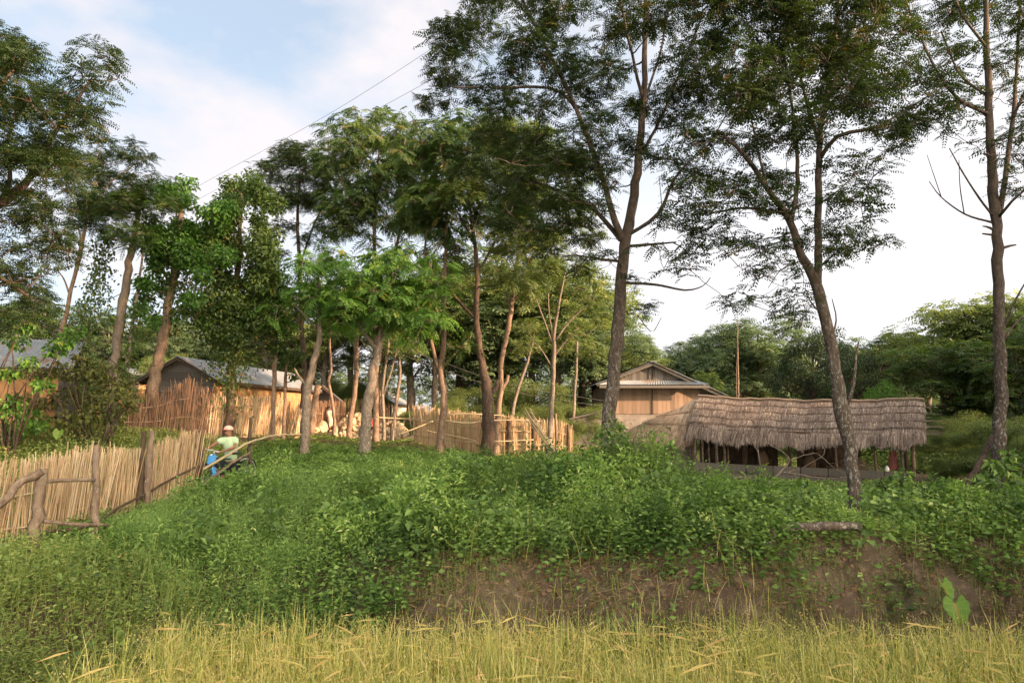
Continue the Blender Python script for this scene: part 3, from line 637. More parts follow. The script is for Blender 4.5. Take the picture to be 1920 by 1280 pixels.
bl = [('%s bush from the left in the undergrowth behind the cane fence', [(850,735,29,'bush'),(910,770,28,'bush'),(980,760,29,'bush'),(1050,745,29,'bush'),(1100,750,30,'bush'),(780,760,31,'bush'),(735,770,34,'bush'),(1000,700,32,'bush'),(900,710,33,'bush')], 'bushes behind the cane fence'),
 ('%s bush from the left in the thicket right of the thatched shed', [(1745,800,24,'bush'),(1790,760,24,'bush'),(1840,790,20,'bush'),(1900,760,19,'bush'),(1950,800,17,'bush'),(1770,850,21,'bush'),(1860,850,18,'bush')], 'bushes right of the thatched shed'),
 ('%s bush from the left among the tin roofed houses', [(30,640,30,'bush'),(120,650,26,'bush'),(180,660,25,'bush'),(240,680,30,'bush'),(330,650,36,'bush'),(470,680,44,'bush'),(560,690,38,'bush'),(620,700,40,'bush'),(680,700,38,'bush')], 'bushes among the tin roofed houses'),
 ('%s bush from the left seen under and behind the thatched shed', [(1320,770,30,'bush'),(1400,760,30,'bush'),(1470,800,27,'bush'),(1560,790,27,'bush2'),(1630,800,27,'bush'),(1700,790,26,'bush'),(1420,820,26,'bush2')], 'bushes behind the thatched shed')]
for text, its, grp in bl:
    for i, (px, py, Y, k) in enumerate(sorted(its)): bg(px, py, Y, k, text % ORD[i], 'leafy_bush', 'bush', grp, wide=rg.uniform(.9, 1.4))
# closing far wood: a mass nobody could count
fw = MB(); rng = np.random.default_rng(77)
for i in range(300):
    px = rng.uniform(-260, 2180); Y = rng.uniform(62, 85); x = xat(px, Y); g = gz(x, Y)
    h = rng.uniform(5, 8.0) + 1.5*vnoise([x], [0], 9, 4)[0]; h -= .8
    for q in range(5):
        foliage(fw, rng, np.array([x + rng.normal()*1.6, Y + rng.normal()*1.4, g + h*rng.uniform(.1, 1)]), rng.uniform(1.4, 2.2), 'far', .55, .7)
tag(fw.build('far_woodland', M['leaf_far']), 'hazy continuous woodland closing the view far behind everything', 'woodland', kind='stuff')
# unseen trees to the right of the frame: they keep the evening sun off the field, as in the photograph
shade = [(15.5,-5),(17,0),(20,4),(22.5,8),(23.5,15.5),(23,-2),(28,7)]
for i, (x, y) in enumerate(shade):
    (root, t, c), used = PRO['dome2']
    r = root.copy(); r.name = 'background_tree'; COL.objects.link(r)
    for ch in (t, c):
        k = ch.copy(); COL.objects.link(k); k.parent = r
    r.location = (x, y, gz(x, y)-1.2); r.rotation_euler = (0, 0, i*1.7); r.scale = (1.7, 1.7, 1.85) if y < 15 else (1.2, 1.2, .95)
    tag(r, 'unseen leafy tree giving shade from beyond the right edge of the picture', 'tree', 'unseen shade trees beyond the right edge')
# ------------------------------------------------------------------ cane fences
def path_pts(pts, step, rng):
    """pts: (px, ytop, Y, [zbase]); returns x, y, top along the way"""
    W = []
    for q in pts:
        p = at(q[0], q[1], q[2]); W.append((p[0], p[1], p[2]))
    W = np.array(W); d = np.r_[0, np.cumsum(np.hypot(*np.diff(W[:, :2], axis=0).T))]
    n = int(d[-1]/step); t = np.sort(np.linspace(0, d[-1], n) + rng.normal(size=n)*step*.5)
    t = np.clip(t, 0, d[-1])
    return np.interp(t, d, W[:, 0]), np.interp(t, d, W[:, 1]), np.interp(t, d, W[:, 2]), t, d, W
def canes(mb, rng, x, y, top, lean=.05, rad=.008, leandir=(1, 0), gap=0.0, short=.06, rough=.09):
    n = len(x); g = ground(x, y) - .12
    if gap:
        k = rng.random(n) > gap; x, y, top, g = x[k], y[k], top[k], g[k]; n = len(x)
    drop = np.abs(rng.normal(size=n))*rough; tp = top + .04 - drop + (rng.random(n) > .94)*rng.uniform(0, .16, n)
    ln = (vnoise(x*3, y*3, .8, 4)*.6 + rng.normal(size=n)*.7)*lean
    for i in range(n):
        h = tp[i]-g[i]
        if h < .1: continue
        off = rng.normal(size=2)*.018
        b0 = np.array([x[i]+off[0], y[i]+off[1], g[i]]); t0 = np.array([x[i]+off[0]+ln[i]*h*leandir[0]+rng.normal()*.01, y[i]+off[1]+ln[i]*h*leandir[1]+rng.normal()*.02, tp[i]])
        m = (b0+t0)/2 + rng.normal(size=3)*.012
        r = rad*rng.uniform(.7, 1.35)
        mb.tube([b0, m, t0], [r, r*.95, r*.6], 4, tint=float(np.clip(rng.normal(.52, .22), 0, 1)), cap=False)
def fence(name, label, pts, seed, mat='cane', step=.030, rails=(.3, .75), posts=(), cat='fence', lean=.05, rad=.008, group=None, gap=.06, leandir=(1, 0), rough=.09, railr=.016, layers=1):
    rng = np.random.default_rng(seed)
    x, y, top, t, d, W = path_pts(pts, step, rng)
    root = empty(name, (x[0], y[0], gz(x[0], y[0])), label, cat, group)
    mb = MB()
    for q in range(layers): canes(mb, rng, x, y + q*.03, top, lean, rad, leandir, gap, rough=rough)
    mb.build('cane_panel', M[mat], root)
    for f in rails:
        r = MB(); n = max(6, int(d[-1]/.35)); tt = np.linspace(0, d[-1], n)
        X = np.interp(tt, d, W[:, 0]); Y = np.interp(tt, d, W[:, 1]); Tz = np.interp(tt, d, W[:, 2]); G = ground(X, Y)
        Z = G + (Tz-G)*f + rng.normal(size=n)*.02
        r.tube(np.stack([X, Y - .07, Z], 1), np.linspace(railr, railr*.7, n), 5, tint=.8, rough=.08, rng=rng); r.build('rail', M['bamboo' if mat == 'cane' else mat], root)
    for q in posts:   # (px, ytop, Y, radius, material, lean px)
        pb = MB(); p = at(q[0] + (q[5] if len(q) > 5 else 0), q[1], q[2]); b_ = at(q[0], q[1], q[2]); g = gz(b_[0], b_[1])
        P, R = resample([(b_[0], b_[1], g-.3), ((p[0]+b_[0])/2+.01, b_[1], (g+p[2])/2), tuple(p)], [q[3]*1.1, q[3], q[3]*.85], .12)
        P[1:-1] += rng.normal(size=(len(P)-2, 3))*q[3]*.10
        pb.tube(P, R, 8, rough=.07, rng=rng); pb.build('post', M[q[4]], root, True)
    return root
def pole(name, label, cat, pts, mat, group=None, n=7, rough=.06, seed=3):
    """pts: (px, py, Y, radius in m)"""
    P = [at(q[0], q[1], q[2]) for q in pts]; R = [q[3] for q in pts]; rng = np.random.default_rng(seed)
    root = None
    PP, RR = resample(P, R, .12); PP[1:-1] += rng.normal(size=(len(PP)-2, 3))*np.minimum(RR[1:-1, None]*.15, .01)
    mb = MB(); mb.tube(PP, RR, n, rough=rough, rng=rng, tint=.7); o = mb.build(name, M[mat], None, True)
    return tag(o, label, cat, group)

fence('cane_fence', 'pale dry cane fence at the lower left with heavy weathered posts', [(-60,862,9.15),(60,862,9.75),(136,845,10.9),(150,838,11.1),(268,842,12.5),(268,838,12.5),(370,806,14.4)], 61, step=.016, layers=2,
      rails=(.28, .62), posts=[(268,808,12.35,.05,'wood_dark',2),(281,806,12.3,.055,'wood',3),(370,806,14.35,.055,'wood_dark',3),(378,835,14.5,.04,'wood_dark',0)], lean=.10, rad=.0072, gap=.03)
r_ = pole('fence_rail', 'long rough branch rail tied low along the pale cane fence behind the heavy post', 'rail', [(60,1000,9.9,.02),(165,985,10.25,.022),(225,950,11.3,.022),(268,928,12.2,.020),(330,893,13.4,.020),(385,868,14.5,.018)], 'wood_dark')
for lab, nm, cat, pts, mat in [
  ('thick weathered stump post with a limb resting on its top, at the left end', 'fence_post', 'post', [(62,1035,9.35,.078),(70,960,9.35,.074),(78,880,9.35,.07)], 'wood'),
  ('pale upright post with rounded top, second of the heavy pair at lower left', 'fence_post', 'post', [(178,1050,10.15,.058),(178,960,10.15,.056),(180,900,10.15,.052),(181,840,10.15,.050),(181,834,10.15,.03)], 'wood'),
  ('crooked grey limb sloping down from the stump post to the left edge', 'fallen_limb', 'limb', [(-60,985,8.8,.045),(0,945,9.0,.055),(35,905,9.15,.05),(62,893,9.25,.055),(80,882,9.3,.05)], 'wood'),
  ('upper horizontal rail joining the stump post and the pale post', 'fence_rail', 'rail', [(85,903,9.4,.028),(120,900,9.7,.027),(178,899,10.1,.024)], 'wood'),
  ('lower horizontal rail joining the stump post and the pale post', 'fence_rail', 'rail', [(78,976,9.4,.028),(130,982,9.7,.027),(180,983,10.1,.026),(215,986,10.5,.022)], 'wood')]:
    pole(nm, lab, cat, pts, mat)
pole('bamboo_rail', 'long pale bamboo pole slanting in front of the man with the bicycle', 'pole', [(378,882,14.6,.026),(400,868,15,.027),(440,845,15.7,.028),(468,829,16.4,.028),(515,816,18.2,.027),(565,814,20.2,.025)], 'bamboo')
pole('slanting_rail', 'grey pole slanting lower through the weeds below the pale bamboo pole', 'pole', [(385,905,14.3,.028),(400,893,14.7,.028),(440,865,15.5,.028),(470,848,16.3,.026)], 'wood')
pole('fence_post', 'thin dark post standing alone right of the man with the bicycle', 'post', [(468,870,16.6,.05),(468,820,16.6,.045),(470,782,16.6,.04)], 'wood_dark')
pole('fence_post', 'stout reddish post beside the trunk at the end of the reed fence', 'post', [(584,812,24.5,.12),(588,770,24.5,.12),(597,722,24.5,.11)], 'bark_pink')
# the back fences on the left
fence('reed_fence', 'tall leaning reed fence before the bamboo hut, glowing in the sun', [(378,738,20.8),(400,738,21.1),(450,742,22.2),(500,742,23.6),(530,750,24.4),(562,768,25.2)], 62, step=.020, rails=(.45, .72), lean=.16, rad=.011, rough=.12, gap=.04, leandir=(-1, 0), layers=2)
fence('brown_reed_fence', 'brown reed fence in shade left of the leaning reed fence', [(240,735,19.3),(262,738,19.5),(300,735,19.9),(336,716,20.4),(350,705,20.5),(375,725,20.7),(388,735,20.8)], 63, 'cane_brown', step=.020, rails=(.4, .7), lean=.12, rad=.012, rough=.16, gap=.03, leandir=(-1, 0), layers=2)
fence('brown_reed_fence', 'low brown reed fence far behind the stone heap', [(560,748,29),(600,752,31),(650,748,33),(700,752,33),(750,760,33)], 64, 'cane_brown', step=.045, rails=(.6,), rad=.016, rough=.14)
# centre fence
fence('cane_fence', 'straw coloured cane fence across the middle with leaning left end', [(776,758,25.2),(800,762,25),(826,766,24.8),(880,772,24.3),(915,777,24),(960,780,24),(1000,785,24.2),(1040,785,24.6),(1072,798,25)], 65, step=.017,
      rails=(.25, .62), posts=[(953,783,23.7,.085,'wood_dark',1),(1000,790,23.9,.07,'wood_dark',0),(1042,775,24.1,.045,'bark_pink',0),(1065,795,24.8,.05,'wood_dark',0)], lean=.10, rad=.011, rough=.15, gap=.04, layers=2)
for lab, pts in [('thin horizontal pole from the trunk by the stones to the cane fence', [(705,782,23.6,.028),(765,785,23.9,.026),(824,788,22.5,.026)]),
  ('upper horizontal pole tied on the cane fence between the two forked trees', [(836,778,22.1,.03),(870,775,22.5,.028),(945,779,23.4,.024)]),
  ('thick horizontal pole tied on the cane fence between the two forked trees', [(812,787,22.2,.035),(840,789,22.1,.04),(880,793,22.3,.04),(912,788,22.4,.035)]),
  ('pale diagonal pole bracing the left end of the cane fence', [(745,815,23.5,.03),(780,802,23.7,.03),(812,789,23.9,.026)]),
  ('low horizontal pole along the cane fence left of the stout forked tree', [(795,806,23.5,.026),(850,817,23.2,.028),(892,826,22.6,.026)]),
  ('orange lit horizontal pole right of the stout forked tree', [(918,788,22.8,.032),(955,787,23.3,.032),(1012,789,23.8,.03)]),
  ('low horizontal pole along the right half of the cane fence', [(925,827,22.8,.03),(960,826,23.3,.03),(1000,824,23.6,.03)])]:
    pole('cane_fence_pole', lab, 'pole', [(a_[0], a_[1], a_[2], a_[3]*.72) for a_ in pts], 'bamboo', n=6)
pole('stake', 'thin slanting stake standing by the stone heap', 'stake', [(734,825,23.2,.022),(742,770,23.2,.02),(751,732,23.2,.018)], 'bark_pink')
rng = np.random.default_rng(66)
for i in range(9):
    a = rng.normal()*5; b0 = at(1034+a+i*1.2, 846, 21.2+rng.normal()*.1); t0 = at(981+i*2.0+rng.normal()*4, 763+abs(rng.normal())*14, 21.9)
    mb = MB(); mb.tube(curve_pts(b0, t0, rng, 5, 0, .008), np.linspace(.022, .014, 5), 6, tint=rng.uniform(.3, .8))
    tag(mb.build('leaning_pole', M['bamboo']), 'dry pole in the bundle leaning on the right part of the cane fence', 'pole', 'bundle of poles leaning on the cane fence')

# ------------------------------------------------------------------ houses
def corrugated(mb, A, B, C, D, pitch=.09, amp=.014, th=.01):
    """sheet with its corrugations running from edge AB down to DC"""
    A, B, C, D = [np.asarray(v, float) for v in (A, B, C, D)]
    L = np.linalg.norm(B-A); n = max(8, int(L/pitch*4)); m = 6
    u = np.linspace(0, 1, n)[:, None, None]; v = np.linspace(0, 1, m)[None, :, None]
    P = (A*(1-u)+B*u)*(1-v) + (D*(1-u)+C*u)*v
    nrm = np.cross(B-A, D-A); nrm /= np.linalg.norm(nrm)
    if nrm[2] < 0: nrm = -nrm
    w = np.sin(np.arange(n)*math.pi/2)[:, None, None]*amp + amp
    P1 = P + nrm*w; P0 = P + nrm*(w - th)
    def q(off): 
        i = np.arange(n-1)[:, None]*m; j = np.arange(m-1)[None, :]
        return np.stack([i+j, i+j+1, i+m+j+1, i+m+j], -1).reshape(-1, 4)
    mb.add(P1.reshape(-1, 3), Q=q(0)); mb.add(P0.reshape(-1, 3), Q=q(0)[:, ::-1])
def planks(mb, A, B, h0, hfun, w, rng, th=.025, horiz=False):
    """vertical boards along A-B, from z=h0 up to hfun(t)"""
    A = np.asarray(A, float); B = np.asarray(B, float); L = np.linalg.norm((B-A)[:2]); n = max(2, int(L/w)); d = (B-A)/np.linalg.norm(B-A)
    nr = np.array([d[1], -d[0], 0])
    R = np.stack([d, nr, [0, 0, 1.]], 1)
    for i in range(n):
        t = (i+.5)/n; z1 = hfun(t); z0 = h0 if not callable(h0) else h0(t)
        if z1-z0 < .03: continue
        c = A + (B-A)*t; c = np.array([c[0], c[1], (z0+z1)/2]) 
        mb.box(c, (L/n*rng.uniform(.955, .99), th, z1-z0), R, float(rng.uniform(0, 1)))
def solid(mb, pts, h=None, th=None, tint=.5):
    """convex polygon given by corners, extruded by the vector th"""
    P = np.asarray(pts, float); n = len(P); th = np.asarray(th, float)
    V = np.vstack([P, P+th]); T = []
    for i in range(1, n-1): T += [[0, i, i+1], [n, n+i+1, n+i]]
    Q = [[i, (i+1) % n, n+(i+1) % n, n+i] for i in range(n)]
    mb.add(V, T=T, Q=Q, tint=tint)
rng = np.random.default_rng(70)
# gabled plank house
Y0 = 31.0
gb = at(1222, 780, Y0); root = empty('gabled_house', (6.3, Y0, gz(6.3, Y0)), 'two tone plank house with corrugated gable roof and concrete lower wall', 'house')
z = lambda py, Y=Y0: at(960, py, Y)[2]
X = lambda px, Y=Y0: at(px, 720, Y)[0]
g0 = gz(6.3, Y0)-.4; xl, xr = X(1136), X(1312)
mb = MB(); mb.box(((xl+xr)/2, Y0+2.6, (g0+z(775))/2), (xr-xl, 5.2, z(775)-g0)); mb.build('lower_wall', M['block'], root)
mb = MB(); planks(mb, (xl, Y0-.02, 0), (xr, Y0-.02, 0), z(775)-.02, lambda t: z(727)+.1, .19, rng)
planks(mb, (xr, Y0+.02, 0), (xr, Y0+5.2, 0), z(775)-.02, lambda t: z(727)+.1, .19, rng); planks(mb, (xl, Y0+5.2, 0), (xl, Y0+.02, 0), z(775)-.02, lambda t: z(727)+.1, .19, rng)
mb.box(((xl+xr)/2, Y0+2.62, (z(775)+z(722))/2), (xr-xl-.06, 5.1, z(722)-z(775)), tint=.1); mb.build('plank_wall', M['planks'], root)
mb = MB(); px_, pz = X(1222), z(683)
def gab(t):
    x = X(1150)+(X(1306)-X(1150))*t; return pz - (abs(x-px_)/(px_-X(1150) if x < px_ else X(1306)-px_))*(pz-z(716))
planks(mb, (X(1150), Y0-.10, 0), (X(1306), Y0-.10, 0), z(720), gab, .17, rng); mb.build('gable_wall', M['planks_grey'], root)
mb = MB()
corrugated(mb, (X(1150), Y0-.15, z(714)), (X(1306), Y0-.15, z(714)), (X(1322), Y0-.75, z(722.5)), (X(1119), Y0-.75, z(722.5))); mb.build('pent_roof', M['metal'], root)
mb = MB(); mb.beam((X(1120), Y0-.72, z(726)), (X(1322), Y0-.72, z(726)), .05, .12, .4)
mb.beam((X(1222), Y0-.35, z(681)-.06), (X(1117), Y0-.35, z(721)-.06), .05, .11, .3); mb.beam((X(1222), Y0-.35, z(681)-.06), (X(1350), Y0-.35, z(741)-.06), .05, .11, .5); mb.build('fascia_boards', M['planks_grey'], root)
mb = MB()
corrugated(mb, (px_, Y0-.45, z(680)), (px_, Y0+5.6, z(680)), (X(1115), Y0+5.6, z(721)), (X(1115), Y0-.45, z(721)))
corrugated(mb, (px_, Y0-.45, z(680)), (px_, Y0+5.6, z(680)), (X(1357), Y0+5.6, z(742)), (X(1357), Y0-.45, z(742)))
mb.beam((px_, Y0-.5, z(679)), (px_, Y0+5.65, z(679)), .3, .03); mb.build('roof', M['metal'], root)
mb = MB(); 
for px2 in (1216, 1224): mb.box((X(px2), Y0-.14, z(700)), (.03, .03, .5))
mb.box((X(1222), Y0-.05, z(752)), (.05, .05, 1.15)); mb.build('battens', M['wood_dark'], root)
# lean-to wall at its left
root = empty('lean_to', (X(1100, 29), 29.3, gz(4, 29)), 'low grey walled lean-to with sloping plank roof left of the gabled plank house', 'lean-to')
zz = lambda py: at(960, py, 29)[2]
xa, xb = X(1072, 29), X(1136, 29)
mb = MB(); solid(mb, [(xa, 29, g0), (xb, 29, g0), (xb, 29, zz(772)), (xa, 29, zz(786))], th=(0, 1.9, 0)); mb.build('wall', M['block'], root)
mb = MB(); solid(mb, [(xa-.12, 28.8, zz(787)), (xb, 28.8, zz(770.5)), (xb, 28.8, zz(767.5)), (xa-.12, 28.8, zz(784))], th=(0, 2.15, 0)); mb.build('roof', M['planks_grey'], root)

# bamboo hut with sunlit mud wall on the left
def hut(name, label, C, gdir, ldir, half, length, ze, zr, g, over=.35, wallm='mud', gablem='planks_grey', cat='house'):
    C = np.array([C[0], C[1], 0.]); gd = norm(np.array([*gdir, 0.])); ld = norm(np.array([*ldir, 0.])); up = np.array([0, 0, 1.])
    root = empty(name, (C[0], C[1], g), label, cat)
    c1 = C + gd*2*half; rg_ = np.random.default_rng(5)
    m1 = MB(); t = -gd*.08
    def wallq(a, b_, z0, z1, th, m): solid(m, [a+up*z0, b_+up*z0, b_+up*z1, a+up*z1], th=th)
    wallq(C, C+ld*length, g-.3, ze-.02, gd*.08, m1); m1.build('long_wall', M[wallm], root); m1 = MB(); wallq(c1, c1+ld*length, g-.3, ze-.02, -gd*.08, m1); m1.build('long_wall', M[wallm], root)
    hf = lambda t: ze + (zr-ze)*(1-abs(t-.5)*2)
    # horizontal boards across the gable end
    nb = max(4, int((zr-g)/.16))
    for e, sh in ((C, -.02), (C+ld*length, .02)):
        m2 = MB()
        for i in range(nb):
            z0 = g-.2 + (zr-g+.2)*i/nb; z1 = z0 + (zr-g+.2)/nb*.97; zm = max(z0, ze)
            f = 0 if z1 <= ze else (zm-ze)/(zr-ze)*.5
            f1 = min(.49, 0 if z1 <= ze else (z1-ze)/(zr-ze)*.5)
            a0 = e + gd*2*half*f; a1 = e + gd*2*half*(1-f); b0 = e + gd*2*half*f1; b1 = e + gd*2*half*(1-f1)
            solid(m2, [a0+up*z0, a1+up*z0, b1+up*z1, b0+up*z1], th=ld*sh + 0*up, tint=float(rg_.uniform(0, 1)))
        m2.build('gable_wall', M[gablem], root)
    m3 = MB(); R0 = C + gd*half + up*zr - ld*over; R1 = R0 + ld*(length+2*over); k = (zr-ze)/half
    for sgn, edge in ((-1, C), (1, c1)):
        E0 = edge + gd*sgn*over + up*(ze-k*over) - ld*over; E1 = E0 + ld*(length+2*over)
        corrugated(m3, R0, R1, E1, E0)
    m3.build('roof', M['metal'], root)
    m4 = MB()
    for sgn, edge in ((-1, C), (1, c1)):
        E0 = edge + gd*sgn*over*.9 + up*(ze-k*over*.9-.07) - ld*over*.9; m4.beam(E0, E0 + ld*(length+1.8*over), .05, .10, .1); m4.beam(E0, R0+up*-.08+ld*.02, .05, .09, .1)
    m4.build('rafters', M['wood_dark'], root); return root
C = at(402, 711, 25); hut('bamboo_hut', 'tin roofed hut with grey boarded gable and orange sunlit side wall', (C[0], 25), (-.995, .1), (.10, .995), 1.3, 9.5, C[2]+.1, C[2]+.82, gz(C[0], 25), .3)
C = at(-80, 698, 19); z0 = at(60, 687, 19)[2]
hut('tin_roofed_house', 'long house with blue grey tin roof and orange mud wall at the left edge', (at(-150, 690, 17.2)[0], 17.2), (-.45, .9), (.93, .36), 1.9, 3.0, z0+.02, z0+.82, gz(-12, 18), .35)
C = at(632, 750, 35); hut('tin_roofed_shed', 'small shed with blue grey tin roof far behind the reed fence', (C[0], 35), (-1, .05), (-.2, 1), .8, 3, at(640, 745, 35)[2], at(600, 722, 35)[2], gz(C[0], 33), .3, 'planks_grey')
C = at(735, 745, 44); hut('far_whitewashed_house', 'pale roofed house glimpsed through the trunks beyond the stone heap', (C[0], 44), (-1, .05), (.05, 1), 2.2, 5, at(640, 752, 44)[2], at(600, 715, 44)[2], gz(C[0], 44), .3, 'cream')
C = at(262, 700, 33); hut('far_tin_roofed_house', 'pale roof glimpsed between the two vine covered trunks on the left', (C[0], 33), (-1, .05), (.05, 1), 1.6, 4, at(640, 704, 33)[2], at(600, 686, 33)[2], gz(C[0], 33), .3, 'mud')

# ------------------------------------------------------------------ thatched shed
YL, YR = 20.4, 19.5
def SP(s, v, zv): # s along 0..1, v across (0 = ridge, 1 = front eave, -1 = back eave), z
    rl = at(1308, 745, YL); rr = at(1732, 750, YR); p = rl*(1-s)+rr*s
    return np.array([p[0], p[1] - v*1.25, zv])
rl = at(1308, 745, YL); rr = at(1732, 750, YR); el = at(1292, 804, YL-1.25); er = at(1735, 815, YR-1.25)
def roofpt(s, v):
    top = rl*(1-s)+rr*s
    if v >= 0: e = el*(1-s)+er*s
    else:
        e = (el*(1-s)+er*s).copy(); e[1] = 2*top[1] - e[1]; e[0] = top[0]
    a = abs(v); p = top*(1-a)+e*a; p[2] -= .06*math.sin(a*math.pi)*0; return p
shed = empty('thatched_shed', (rl[0], YL, gz(rl[0], YL)), 'long open shed under a shaggy grey thatched roof on wooden posts', 'shed')
def thatch(mb, rng, fn, nx, rows, L=.5, eave=True, dens=1.0, th=.10, s0=0, s1=1, mean=.5):
    # slab under the straw
    ns = 30; ss = np.linspace(s0, s1, ns); vs = np.linspace(0, 1, 6)
    G = np.array([[fn(s, v) for v in vs] for s in ss]); up = np.array([0, 0, 1.])
    Gt = G - up*.01; Gb = G - up*th
    i = np.arange(ns-1)[:, None]*6; j = np.arange(5)[None, :]; Q = np.stack([i+j, i+j+1, i+6+j+1, i+6+j], -1).reshape(-1, 4)
    mb.add(np.vstack([Gt.reshape(-1, 3), Gb.reshape(-1, 3)]), Q=np.vstack([Q, Q+ns*6]), tint=.25)
    for r in range(rows):
        v1 = (r+1)/rows; n = int(nx*dens)
        s = rng.uniform(s0, s1, n); v0 = v1 - rng.uniform(.1, 1.35, n)/rows; v0 = np.clip(v0, 0, 1)
        A = np.array([fn(a, b_) for a, b_ in zip(s, v0)]); B = np.array([fn(a, min(b_, 1.0)) for a, b_ in zip(s, np.full(n, v1 + .02))])
        dirv = norm(B-A + 1e-6) ; down = norm(np.array([fn(a, .9)-fn(a, .5) for a in s[:1]]))[0]
        ext = np.abs(rng.normal(size=n))*.035
        lift = (.035 + .02*rng.random(n))
        last = (r == rows-1)
        if last and eave: ext = ext + rng.uniform(.02, .30, n)*(.5+.9*(vnoise(s*30, s*0, 1.3, 6)*.5+.5))
        B = B + down*ext[:, None] + (np.array([0, 0, -.5])*ext[:, None] if last else 0) + up*(lift*(0 if last else 1))[:, None] + rng.normal(size=(n, 3))*[.03, .01, .008]
        A = A + up*.008
        side = norm(np.cross(B-A, up))*rng.uniform(.006, .014, n)[:, None]
        M_ = (A+B)/2 + up*(.018+.02*rng.random(n))[:, None]
        V = np.stack([A-side, A+side, M_+side, B+side*.4, B-side*.4, M_-side], 1).reshape(-1, 3)
        k = np.arange(n)[:, None]*6
        tv = np.clip(rng.normal(mean, .27, n) - .12*(last) + .20*vnoise(s*16, v0*4, 1.0, 7), 0, 1)
        Qs = np.vstack([k+np.array([[0, 1, 2, 5]]), k+np.array([[5, 2, 3, 4]])])
        mb.add(V, Q=Qs, tint=np.concatenate([tv, tv]))
rng = np.random.default_rng(81)
mb = MB()
thatch(mb, rng, lambda s, v: roofpt(s, v) + np.array([0, 0, -.09*math.sin(s*math.pi) + .018*math.sin(s*23) + .012*math.sin(s*61)]), 5200, 5)
thatch(mb, rng, lambda s, v: roofpt(s, -v) + np.array([0, 0, -.09*math.sin(s*math.pi)]), 900, 5)
mb.build('thatched_roof', M['thatch'], shed)
for v in (.0, .06, .22, .42, .66):
    mb = MB(); P = np.array([roofpt(s, v) + [0, -.02, .05 - .09*math.sin(s*math.pi) + .018*math.sin(s*23) + .012*math.sin(s*61) + rng.normal()*.006] for s in np.linspace(0, 1.0, 26)])
    mb.tube(P, .013 if v else .03, 5, tint=.1 if v else .5, rough=.1, rng=rng); mb.build('batten', M['thatch'], shed)
mb = MB()
for i in range(26):     # batten ends and straw sticking out past the gable
    v = rng.uniform(0, 1); a = roofpt(1, v) - [.1, 0, .03]; mb.tube([a, a + [rng.uniform(.25, .75), rng.normal()*.03, rng.normal()*.02]], [.007, .004], 4, tint=.4)
mb.build('batten_ends', M['thatch'], shed)
def lr(s, v):   # the lower wing at the left end
    a = at(1304, 748, YL)*(1-v) + at(1300, 820, YL-1.1)*v; b_ = at(1262, 772, YL+.1)*(1-v) + at(1176, 806, YL-.9)*v
    return b_*(1-s) + a*s
mb = MB(); thatch(mb, rng, lr, 2200, 3, mean=.6); mb.build('thatched_wing', M['thatch_warm'], shed)
# posts
for (px, dY, r, mt) in [(1299,-.95,.035,'wood_dark'),(1304,-.95,.05,'bark_grey'),(1317,-.95,.035,'wood'),(1330,-.9,.02,'bark_grey'),(1343,-.95,.04,'bark_grey'),(1356,-.9,.035,'wood'),(1364,-.85,.02,'bark_pink'),
   (1394,-.4,.07,'wood_dark'),(1478,-.2,.05,'wood'),(1528,.3,.05,'wood_dark'),(1566,-.95,.03,'bark_pink'),(1640,-.9,.035,'bark_pink'),(1678,.7,.05,'wood_dark'),(1690,-.5,.035,'bark_grey'),(1700,.9,.06,'wood_dark'),(1709,-1.0,.045,'bark_pink'),
   (1218,-.7,.03,'wood_dark'),(1260,-.9,.025,'wood_dark'),(1420,1.0,.04,'wood_dark'),(1600,1.0,.05,'wood_dark'),(1340,1.0,.04,'wood_dark')]:
    s = np.clip((px-1300)/430, 0, 1); Y = YL*(1-s)+YR*s + dY; p = at(px, 830, Y); g = gz(p[0], Y)
    top = roofpt(s, min(.98, abs(dY)/1.25))[2] - .06 if px > 1298 else at(px, 800, Y)[2]
    mb = MB(); P = np.array([[p[0]+rng.normal()*.015, Y, g-.2], [p[0]+rng.normal()*.02, Y, (g+top)/2], [p[0]+rng.normal()*.03, Y, top]])
    mb.tube(P, [r*1.1, r, r*.9], 7, rough=.06, rng=rng); mb.build('post', M[mt], shed, True)
a = at(1300, 868, YL-1.05); b_ = at(1712, 888, YR-1.05)
mb = MB(); zt0, zt1 = a[2], b_[2]; dirv = norm((b_-a)*[1, 1, 0])
for i in range(8):
    t0, t1 = i/8, (i+1)/8-.004; p0 = a*(1-t0)+b_*t0; p1 = a*(1-t1)+b_*t1
    for k in range(3):
        zt = .22*k; q0 = p0 - [0, 0, .07+zt]; q1 = p1 - [0, 0, .07+zt+rng.normal()*.006]; mb.beam(q0, q1, .05, .205, float(rng.uniform(.2, .8)))
mb.build('low_plank_wall', M['planks_grey'], shed)
for p0_, p1_, z0_, z1_ in ((1310, 1455, 818, 885), (1490, 1610, 826, 890)):  # dark panels added at the back to deepen the shade inside the shed
    mb = MB(); c0_, c1_ = at(p0_, 800, 21.4), at(p1_, 800, 21.3); planks(mb, (c0_[0], 21.35, 0), (c1_[0], 21.25, 0), at(0, z1_, 21.3)[2]-.2, lambda t: at(0, z0_, 21.3)[2], .14, rng); mb.build('shade_panel', M['wood_dark'], shed)
mb = MB(); mb.beam(roofpt(0, .93)-[0, 0, .1], roofpt(1, .93)-[0, 0, .1], .06, .07, .2); mb.beam(roofpt(0, -.93)-[0, 0, .1], roofpt(1, -.93)-[0, 0, .1], .06, .07, .2)
for s in np.linspace(0, 1, 9): mb.beam(roofpt(s, .9)-[0, 0, .12], roofpt(s, .02)-[0, 0, .14], .05, .05, .2); mb.beam(roofpt(s, -.9)-[0, 0, .12], roofpt(s, -.02)-[0, 0, .14], .05, .05, .2)
mb.build('roof_frame', M['wood_dark'], shed)
